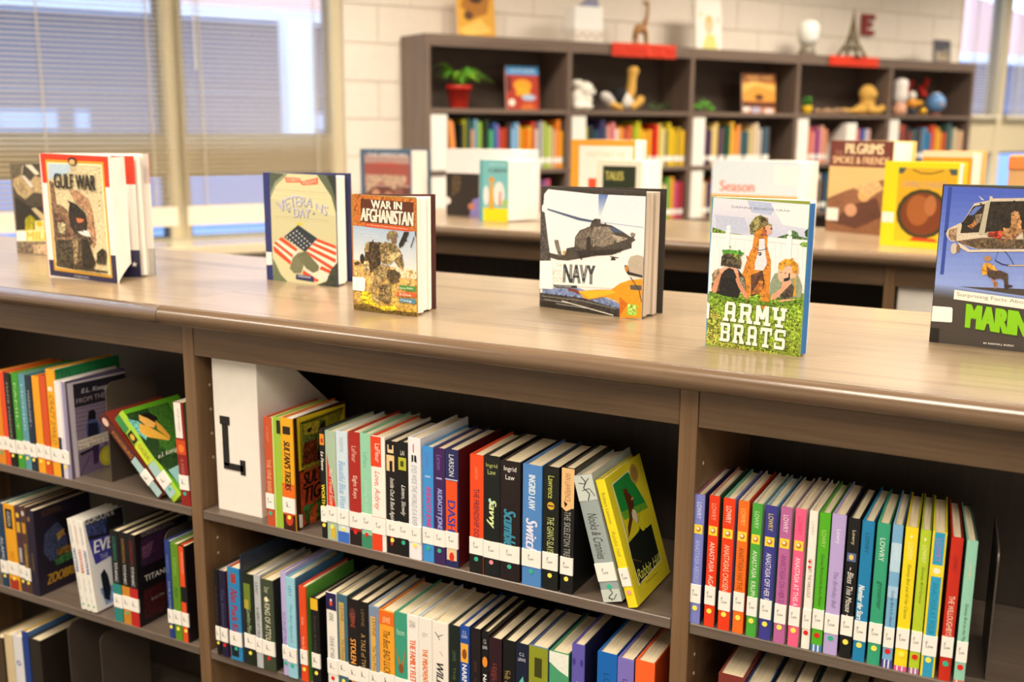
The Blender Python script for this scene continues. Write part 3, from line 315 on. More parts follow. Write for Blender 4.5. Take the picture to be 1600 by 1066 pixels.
'bay_girl':[('p','d8d0dc',[(69,1914),(1603,1866),(1437,-70),(112,-39)],0),('p','2c2832',[(209,1869),(1539,1830),(1277,-25),(207,-10)],0.15),('p','8c7c94',[(209,1398),(1317,1367),(1198,-2),(207,-10)],0.15),('l','5c4c68',12,[(224,1362),(689,1332),(1313,1318)]),('l','5c4c68',13,[(216,1276),(681,1247),(1306,1234)]),('l','5c4c68',12,[(208,1189),(673,1162),(1298,1150)]),('l','5c4c68',12,[(200,1102),(665,1077),(1291,1066)]),('l','5c4c68',12,[(192,1015),(658,991),(1284,981)]),('l','5c4c68',12,[(184,928),(650,906),(1276,897)]),('p','6c5c78',[(212,441),(1159,478),(1136,-18),(207,-10)],0.2),('t','E.L. Konigsburg','d8d8e0',[(388,1736),(1386,1697),(1367,1570),(396,1623)],'i'),('t','FROM THE','b0a0a8',[(261,1559),(959,1561),(950,1450),(259,1465)],''),('p','1c1c24',[(530,1258),(645,1269),(706,1183),(680,1028),(492,1042)],0.1),('p','4c5c90',[(449,989),(533,1080),(702,1055),(784,904),(789,740),(711,728),(447,764)],0.2),('p','23223c',[(500,1008),(726,984),(740,622),(457,664)],0.1),('p','3c2450',[(562,571),(737,590),(677,147),(562,147)],0.2),('p','6c4c7c',[(812,570),(890,566),(973,395),(913,378)],0.1),('l','2c1c3c',16,[(207,-10),(486,364)]),('p','e8dccc',[(220,727),(1182,738),(1165,543),(221,535)],0.05),('t','From the Mixed-Up Files of','7c6858',[(254,693),(1160,710),(1154,645),(247,624)],''),('t','Mrs. Basil E. Frank','7c6858',[(246,608),(1153,629),(1147,564),(240,546)],''),('p','1c1820',[(233,467),(575,503),(578,453),(283,405)],0),('e','b8b030',932,240,225,214),('e','ccc440',932,240,155,149)],
'green_top':[('p','1f7c46',[(163,2168),(1794,2122),(1725,1318),(134,1674)],0.15),('l','1c2c14',15,[(194,2115),(196,1943)]),('l','1c2c14',16,[(338,2102),(378,1936)]),('l','1c2c14',15,[(302,2109),(252,1962)]),('t','MARGARET','145c34',[(533,2015),(1538,1990),(1531,1909),(526,1937)],'')],
'sultan':[('p','e0c020',[(116,1989),(1462,1928),(1428,1133),(137,1041)],0),('p','8c8420',[(190,1897),(1411,1889),(1008,940),(194,1074)],0.35),('p','5c6828',[(252,1821),(852,1795),(798,1481),(271,1497)],0.5),('p','a89428',[(289,1836),(736,1798),(650,1595),(315,1633)],0.3),('p','241c10',[(733,1724),(851,1783),(936,1521),(896,1074),(626,1100),(683,1487)],0.3),('p','6c3018',[(271,1497),(645,1497),(626,1100),(215,1118)],0.6),('l','241c10',19,[(218,1866),(739,1860),(1410,1863)]),('p','241c10',[(357,1721),(507,1744),(484,1676),(409,1658)],0.1),('p','a8401c',[(136,1017),(1251,1000),(1133,173),(139,28)],0.35),('p','3c5c20',[(210,319),(906,454),(889,95),(270,46)],0.6),('p','c05020',[(395,284),(589,348),(534,7),(344,20)],0.4),('p','8c5c28',[(248,1058),(933,1038),(931,987),(245,997)],0.2),('t',"SULTAN'S",'14100c',[(208,995),(1250,974),(1261,763),(224,741)],'bi'),('t','TIGERS','14100c',[(230,715),(1177,709),(1187,471),(245,434)],'bi'),('e','3c7c3c',285,345,111,50),('p','ece4d8',[(68,291),(169,257),(157,21),(77,49)],0)],
'zoobreak':[('p','1e1829',[(170,1784),(1420,1814),(1154,28),(42,-6)],0.2),('t','KORMAN','5c3c1c',[(219,1810),(670,1791),(658,1666),(219,1662)],''),('p','3c4464',[(239,1292),(540,1446),(768,1281),(775,840),(366,641),(176,886)],0.4),('p','141018',[(509,1629),(1096,1609),(1078,864),(752,1112)],0.3),('p','a8843c',[(516,1195),(716,1255),(704,1129),(551,1052)],0.3),('p','3c7040',[(417,666),(863,720),(1099,544),(451,522)],0.5),('p','7c5c2c',[(484,859),(976,856),(1013,709),(518,715)],0.5),('t','ZOOBREAK','b88c28',[(200,401),(1161,386),(1145,212),(202,182)],'bi')],
'white_ev':[('p','e8e8ec',[(37,1970),(1009,2017),(482,-29),(112,-21)],0),('p','1c1c20',[(50,1965),(1206,1911),(848,1314),(77,1468)],0.1),('t','GORDON K','d8d8d8',[(70,1918),(797,1898),(787,1777),(68,1789)],''),('p','38406c',[(56,1760),(588,1782),(513,1476),(84,1547)],0.5),('p','3c3c98',[(77,1468),(657,1425),(670,1000),(150,946)],0.05),('t','EVE','f0f0f8',[(144,1423),(653,1384),(658,1151),(169,1166)],'bi'),('t','THE','b8b8d8',[(284,1102),(479,1092),(480,987),(285,998)],''),('p','8ca8d8',[(154,445),(469,401),(465,63),(243,72)],0.3),('p','181c28',[(225,709),(330,793),(391,643),(414,339),(345,113),(230,204)],0.2)],
'titanic':[('p','140f14',[(91,1839),(1103,1913),(696,30),(26,-10)],0.1),('p','38203c',[(157,1756),(831,1760),(787,1201),(135,1204)],0.3),('p','6c4460',[(168,1593),(468,1645),(346,1366),(158,1356)],0.3),('p','401418',[(144,715),(750,718),(649,92),(121,132)],0.4),('t','TITANIC','e8e4e0',[(178,1006),(874,982),(856,885),(187,880)],''),('t','GORDON KORMAN','8c7c80',[(168,1891),(995,1867),(988,1779),(165,1801)],''),('t','Book One','a09090',[(325,498),(656,507),(651,446),(320,438)],'')],
'grass_girl':[('p','24401c',[(49,1878),(1081,1859),(953,1147),(131,167),(-19,945)],0.7),('p','3c6c24',[(575,1872),(1069,1843),(994,1364),(411,799),(272,1031)],0.8),('p','6cb8b0',[(0,1782),(187,1651),(264,1441),(82,1240),(15,1409)],0.3),('p','1c1410',[(275,1773),(508,1779),(632,1628),(525,1509),(374,1593)],0.2),('p','e0a840',[(165,1620),(308,1502),(389,1401),(570,1118),(516,1099),(155,1290),(67,1429)],0.15),('p','d89c3c',[(538,1580),(592,1413),(616,1179),(570,1118),(452,1382)],0.1),('p','e8b058',[(286,1789),(418,1655),(509,1514),(411,1432),(277,1511),(224,1677)],0.1),('t','e.l. konigsburg','d8d8c8',[(102,904),(934,962),(858,836),(58,791)],'i'),('p','88b8b8',[(101,540),(392,565),(278,258),(116,172)],0.1)],
}
CB={'gulf': ((-0.47,0.111),(-0.275,0.114),(-0.3,0.233),0.247),'flag': ((-0.062,0.301),(0.122,0.291),(0.102,0.367),0.214),'afg': ((0.297,0.103),(0.426,0.101),(0.414,0.179),0.195),'navy': ((0.556,0.292),(0.757,0.26),(0.765,0.335),0.208),'army': ((0.911,0.115),(1.048,0.105),(1.05,0.134),0.213),'marine': ((1.192,0.308),(1.415,0.285),(1.4,0.345),0.231),'left': ((-0.855,0.334),(-0.7,0.352),(-0.7,0.42),0.213)}
B2S1=[
(0.1754,0.0173,0.1951,'c4512a','9fc02c','c4512a','rust orange spined book with pale capitals, first right of the white L file',[('t','THE VINE BASKET','eeb98c',0.62,0.27,0.5),('t','LA VALLEY','e09a72',0.92,0.78,0.25)],'Lav','35b28e'),
(0.1936,0.0178,0.1973,'9cc03a','8db02e','a8c84a','bright green spined book between the rust orange and yellow black books',[('b','c8d878',0.0,1,0.0,0.2),('b','20240f',0.86,0.98,0.55,1)], None, None),
(0.2123,0.0262,0.1992,'e8a81c','3c1d0c','e07818','yellow and orange spined book with its jungle cover showing, near the white L file',[('b','e05a10',0.42,0.3),('b','3a1206',0.0,0.14),('b','e86a14',0.14,0.4),('b','281a08',0.86,0.93,0.2,0.8),('t',"SULTAN'S TIGERS",'1a1206',0.8,0.36,0.5,'bi'),('e','c8401a',0.5,0.1,0.3,0.06)],'L','ffe95a'),
(0.2936,0.0112,0.1906,'14120f','3a3a34','14120f','thin black spined book with white and yellow words, left of grey green book',[('b','e0902a',0.86,0.96,0.1,0.9),('b','c02a18',0.88,0.92,0.3,0.7),('t','La Fevre','f4f0e4',0.8,0.63,0.5,'bi'),('t','WORTH','f0d820',0.5,0.3,0.6,'b')],'Laf','ffe95a'),
(0.3053,0.0212,0.1898,'a9bfa6','b4c8b0','a9bfa6','grey green spined book with a red triangle streak',[('p','d8341e',[(0.15,0.8),(0.9,0.3),(0.9,0.22),(0.1,0.22)]),('p','c03038',[(0.2,0.76),(0.8,0.42),(0.4,0.34)]),('t','Red Thread Sisters','f4d8b8',0.66,0.3,0.35,'i'),('e','d8b83a',0.6,0.07,0.25,0.06)],'Laf','ffe95a'),
(0.3279,0.0229,0.1925,'cfe0ec','dfe8ee','cfe0ec','pale blue spined book with blue script',[('b','3a6cc8',0,0.1),('t','Beautiful Blue World','6aa4d8',0.74,0.28,0.55,'i'),('t','suzanne','a8b8c8',0.95,0.82,0.3)],'Laf','ffe95a'),
(0.3523,0.0233,0.1949,'a8261c','7c2a1c','b03020','dark red spined book with white title Eight Keys',[('b','241412',0,0.13),('t','LaFleur','e8b0a0',0.88,0.74,0.4),('t','Eight Keys','f0d8c8',0.62,0.42,0.45)],'Laf','d8231b'),
(0.3767,0.0206,0.1962,'93d0ae','a8c8b0','7cc09c','mint green spined book with faint lettering',[('b','3a8a68',0,0.12),('t','LaFleur','70b090',0.84,0.7,0.35),('t','Listening for Lucca','b8e0c8',0.6,0.3,0.4,'i')],'Laf','d8231b'),
(0.3977,0.0268,0.1948,'f4efe6','e8e4de','e4431c','white spined book with bright red top and bottom bands',[('b','e4411a',0.74,1,0,0.75),('b','e4411a',0,0.16,0,0.75),('t','LaFleur','f8e0d0',0.94,0.78,0.35),('t','Love, Aubrey','e4502a',0.7,0.36,0.5,'i',0.4),('b','e8a090',0.29,0.3)],'Laf', None),
(0.4251,0.023,0.1901,'150f10','2a0c10','150f10','black spined book with a tree silhouette on cream panel',[('b','f0c890',0.74,0.88,0.1,0.75),('b','1a1008',0.74,0.83,0.35,0.6),('b','f0d0a0',0.9,0.97,0.2,0.7),('b','101010',0.93,0.99,0.3,0.6),('t','Inside Out & Back Again','f0ece4',0.68,0.3,0.45,'i'),('e','c83020',0.45,0.12,0.12,0.05)],'Lai','ffe95a'),
(0.4485,0.0198,0.1919,'0f1010','0c0c0c','101010','black spined book with a yellow green square picture',[('b','b8b830',0.76,0.87,0.1,0.85),('b','404810',0.79,0.84,0.3,0.6),('t','LAI','e8e4d8',0.93,0.89,0.35,'h'),('t','Listen, Slowly','f0ece4',0.63,0.36,0.5,'i')],'Lai','35b28e'),
(0.4695,0.0229,0.2031,'ecebf0','e6e6ea','e8e6ea','tall white spined book with two small black boots',[('b','c84050',0.88,0.95,0.42,0.5),('p','181818',[(0.3,0.86),(0.45,0.86),(0.45,0.81),(0.3,0.8)]),('p','181818',[(0.52,0.86),(0.68,0.86),(0.72,0.8),(0.52,0.81)]),('t','EYES WIDE THE WORLD IS A RIVER','90a0a8',0.78,0.28,0.4,'i')],'Lar','ffe95a'),
(0.4955,0.0197,0.1917,'3c92dc','2c6cb8','4a98dc','sky blue spined book with pink capital title',[('t','Larson','6a6ad0',0.95,0.82,0.4,'i'),('t','AUDACITY JONES','d0408a',0.66,0.29,0.55,'b'),('b','a8c0f0',0.74,0.755,0.25,0.75)],'Lar','35b28e'),
(0.5161,0.0207,0.1923,'3c2058','2c1848','44265c','purple spined book with pale capital title',[('t','Larson','9060b8',0.95,0.82,0.4,'i'),('t','AUDACITY JONES','9aa4e8',0.66,0.29,0.55,'b'),('b','a8a0d0',0.74,0.755,0.25,0.75)],'Lar','35b28e'),
(0.5375,0.0227,0.1935,'242a5c','4a1016','242a5c','navy spined book with large blue capitals on orange band',[('b','e8501c',0.27,0.74,0.05,0.95),('b','c8cce8',0.745,0.755),('b','e8c8a0',0.06,0.19,0.1,0.9),('e','d83018',0.5,0.09,0.2,0.04),('t','LARSON','e8e8f0',0.96,0.78,0.4),('t','DASH','2c3a98',0.57,0.31,0.6,'b')],'Lar', None),
(0.5818,0.0237,0.1922,'e84a1a','b03014','e84a1a','orange red spined book with black foot, right of the gap',[('b','141210',0,0.17),('t','LARSON','e89060',0.9,0.8,0.25),('t','THE FRIENDSHIP DOLL','3a1a40',0.72,0.27,0.4)],'Lar','35b28e'),
(0.6064,0.0276,0.1945,'101514','0c0f0e','101514','black spined book with pale yellow script, first of the three alike thick ones',[('t','Ingrid','b8c070',0.94,0.9,0.7,'h'),('t','Law','b8c070',0.89,0.85,0.5,'h'),('p','7ac8e0',[(0.3,0.65),(0.7,0.62),(0.6,0.6),(0.3,0.63)]),('t','Savvy','d8e8a0',0.65,0.41,0.6,'bi')],'Law','f0919a'),
(0.6356,0.0337,0.1915,'1e1212','241616','1e1212','thick dark brown spined book with teal blue script',[('t','Ingrid','f0ece8',0.96,0.91,0.62,'h'),('t','Law','f0ece8',0.89,0.85,0.45,'h'),('t','Scumble','3a90b0',0.6,0.29,0.6,'bi')],'Law','35b28e'),
(0.6738,0.0315,0.1916,'4f86c8','3468a8','4f86c8','thick cornflower blue spined book with white swirly title',[('t','INGRID LAW','d8e8f8',0.92,0.64,0.35,'b'),('t','Switch','e4e4f8',0.56,0.28,0.6,'bi')],'Law','35b28e'),
(0.7081,0.0248,0.1935,'121610','0c0e0a','121610','black spined book with a small gold round emblem',[('t','Lawrence','c8d060',0.93,0.75,0.4),('e','d8a830',0.5,0.69,0.24,0.032),('b','141608',0.685,0.695,0.3,0.7),('t','THE GIANT-SLAYER','c8d080',0.6,0.28,0.45)],'Law','ffe95a'),
(0.7374,0.0202,0.196,'141416','0e0e10','141416','black spined book with peach top panel',[('b','f0be82',0.69,1,0,1),('p','f0be82',[(0,0.69),(0.4,0.66),(1,0.7)]),('t','IAIN LAWRENCE','806040',0.96,0.74,0.45),('p','181410',[(0.2,0.74),(0.5,0.72),(0.3,0.69)]),('t','THE SKELETON TREE','a8a8a0',0.66,0.28,0.5)],'Law','ffe95a')]
B3S1=[
(0.9397,0.0141,0.1902,'7b83cc','2a2a58','8a5060','periwinkle blue spined book at the left end against the post',[('t','LOWRY','d8e0f8',0.945,0.82,0.45),('b','f0d838',0.705,0.775,0.08,0.92),('e','c87838',0.5,0.74,0.25,0.022),('e','f8e8c0',0.45,0.745,0.15,0.012),('t','ANASTASIA ABSOLUT','b0bcf0',0.655,0.3,0.48)],'Low','ffe95a'),
(0.9602,0.0142,0.1919,'e63a14','344a3c','c8907c','red spined book with white capitals, second from the post',[('t','LOWRY','f0b090',0.945,0.82,0.45),('b','f0d838',0.705,0.775,0.08,0.92),('e','c87838',0.5,0.74,0.25,0.022),('e','f8e8c0',0.45,0.745,0.15,0.012),('t','ANASTASIA  AGAI','f8e0d0',0.655,0.3,0.48)],'Low','ffe95a'),
(0.9801,0.0161,0.1918,'e83c12','7a7cb4','68b090','brighter red spined book with white capitals, third from the post',[('t','LOWRY','f8e8d8',0.945,0.82,0.45),('b','f0d838',0.705,0.775,0.08,0.92),('e','c87838',0.5,0.74,0.25,0.022),('e','f8e8c0',0.45,0.745,0.15,0.012),('t','ANASTASIAS CHOSEN','f8d0b0',0.655,0.3,0.48)],'Low','ffe95a'),
(1.001,0.0144,0.1919,'f0701a','b83820','d8ccc0','orange spined book with brown capitals',[('t','LOWRY','f8c070',0.945,0.82,0.45),('b','f0d838',0.705,0.775,0.08,0.92),('e','c87838',0.5,0.74,0.25,0.022),('e','f8e8c0',0.45,0.745,0.15,0.012),('t','ANASTASIA HAS THE A','8a4410',0.655,0.3,0.48)],'Low','ffe95a'),
(1.0202,0.0134,0.1917,'4aa83a','b8c8b8','d0ccc0','leaf green spined book with white capitals',[('t','LOWRY','c8ecb8',0.945,0.82,0.45),('b','f0d838',0.705,0.775,0.08,0.92),('e','c87838',0.5,0.74,0.25,0.022),('e','f8e8c0',0.45,0.745,0.15,0.012),('t','ANASTASIA  KRUPN','e8f4d8',0.655,0.3,0.48)],'Low','ffe95a'),
(1.0383,0.015,0.1922,'3c3a90','6a98b8','8cb0c4','navy violet spined book with yellow author name',[('t','LOWRY','e0d048',0.945,0.82,0.45),('b','f0d838',0.705,0.775,0.08,0.92),('e','c87838',0.5,0.74,0.25,0.022),('e','f8e8c0',0.45,0.745,0.15,0.012),('t','ANASTASIA OFF HER R','e8e8f8',0.655,0.3,0.48)],'Low','ffe95a'),
(1.0582,0.0148,0.1941,'b8669f','c8b8b4','c8b8b0','mauve spined book with dark title',[('t','LOWRY','f4e0f0',0.945,0.82,0.45),('b','f0d838',0.705,0.775,0.08,0.92),('e','c87838',0.5,0.74,0.25,0.022),('e','f8e8c0',0.45,0.745,0.15,0.012),('t','ANASTASIA ON HER O','8a3878',0.655,0.3,0.48)],'Low','ffe95a'),
(1.0775,0.0137,0.1949,'f0608c','d8c8bc','d8c8bc','hot pink spined book with white title',[('t','LOWRY','d83878',0.945,0.82,0.45),('b','f0d838',0.705,0.775,0.08,0.92),('e','c87838',0.5,0.74,0.25,0.022),('e','f8e8c0',0.45,0.745,0.15,0.012),('t','ANASTASIA AT THIS A','fce8f0',0.655,0.3,0.48)],'Low','ffe95a'),
(1.0954,0.0107,0.1946,'f2eee4','dcd8c8','e0dccc','thin white spined book with red and grey letters',[('t','LOWRY','c0b8a8',0.93,0.83,0.3),('t','GOONEY THE FABULOUS','8a5a50',0.66,0.38,0.4),('e','d83020',0.4,0.64,0.2,0.01),('e','d83020',0.4,0.6,0.2,0.01)],'Low','d8231b'),
(1.1085,0.0139,0.1948,'52b020','3a7a1c','489c20','bright green spined book with striped foot',[('b','3878c0',0,0.05),('b','e8e8d8',0,0.05,0.2,0.35),('b','e8e8d8',0,0.05,0.6,0.75),('t','LOWRY','b8d870',0.88,0.76,0.4),('t','Gooney Bird and the Room Mother','2a5a18',0.71,0.33,0.4,'i')],'Low','d8231b'),
(1.1243,0.0177,0.1956,'b8a6dc','2c2438','a89cd0','lavender spined book with grey script',[('t','Lowry','f0ecf8',0.9,0.8,0.35),('t','The Birthday Ball','70688c',0.6,0.34,0.4,'i')],'Low','35b28e'),
(1.1452,0.0146,0.1942,'121214','0c0c10','121214','black spined book with a small pale figure square',[('t','Lowry','e0d8b0',0.92,0.82,0.35),('b','5a6a9c',0.7,0.76,0.1,0.85),('e','e8c860',0.45,0.73,0.2,0.02),('t','~ Bless This Mouse ~','f0ece4',0.66,0.3,0.5,'i')],'Low','ffe95a'),
(1.1624,0.0149,0.194,'1c80b4','0c4468','2088b8','deep sky blue spined book with white slanted title',[('t','LOWRY','104c70',0.92,0.78,0.35),('t','Number the Stars','e8f4f8',0.55,0.3,0.5,'bi',0.35)],'Low','ffe95a'),
(1.1808,0.0155,0.1945,'34a07a','1c5c44','3ca880','sea green spined book with white author name',[('t','LOWRY','e0f4e8',0.9,0.74,0.4),('t','gossamer','164c38',0.6,0.4,0.4,'i')],'Low','ffe95a'),
(1.1995,0.0121,0.1954,'78b0d8','3c5c78','90b8d0','light blue spined book with cloudy patches and striped foot',[('b','b8d8ec',0.68,0.88),('b','a8cce8',0.5,0.58),('b','4a4a9c',0,0.06),('b','e0e8f0',0,0.06,0.2,0.35),('b','e0e8f0',0,0.06,0.6,0.75),('t','LOWRY','d0e4f0',0.88,0.76,0.4),('t','Gooney Bird Is So Absurd','284860',0.55,0.3,0.4,'i')],'Low','d8231b'),
(1.2147,0.015,0.1954,'f0d81c','b0a818','e8d020','lemon yellow spined book with pink striped foot',[('b','d8589c',0,0.035),('b','f4e8f0',0,0.035,0.2,0.3),('b','f4e8f0',0,0.035,0.6,0.7),('e','f8f4c0',0.5,0.94,0.1,0.01),('t','LOWRY','f8f0a0',0.9,0.78,0.4),('t','Gooney Bird and All Her Charms','707010',0.75,0.37,0.35,'i')],'Low','ffe95a'),
(1.2324,0.0123,0.1945,'b4cc2c','708018','a8bc28','lime green spined book with violet striped foot',[('b','a868a8',0,0.04),('b','f4e8d0',0,0.04,0.2,0.35),('b','f4e8d0',0,0.04,0.6,0.75),('e','f8f4c0',0.5,0.94,0.1,0.01),('t','LOWRY','e8f0a0',0.9,0.78,0.4),('t','Gooney Bird Greene','587018',0.75,0.5,0.35,'i')],'Low','d8231b'),
(1.2464,0.0168,0.1951,'f0d81c','c8c020','e0d020','blue spined book edged with yellow',[('b','2c9cc8',0,1,0.16,0.86),('b','f0d838',0.7,0.78),('e','f8ecd0',0.5,0.74,0.25,0.02),('t','LOWRY','b060b0',0.96,0.8,0.4),('t','ANASTASIA AT YOUR','1c7898',0.66,0.3,0.4)],'Low','ffe95a'),
(1.2684,0.0137,0.1919,'c42a14','701410','b02814','brick red spined book with white small capital title',[('t','LOWRY','7c1410',0.88,0.77,0.35),('t','THE WILLOUGHBYS','f0d8c0',0.6,0.32,0.5)],'Low','35b28e'),
(1.2864,0.0124,0.1913,'92ccb4','2c4c44','74b49c','mint spined book at the right end beside the metal bookend',[('b','c87060',0,0.03),('b','e8d8c8',0,0.03,0.2,0.35),('t','LOWRY','e8c8b0',0.85,0.74,0.3),('t','Gooney Bird on the Map','284840',0.57,0.3,0.4,'i')],'Low','d8231b')]
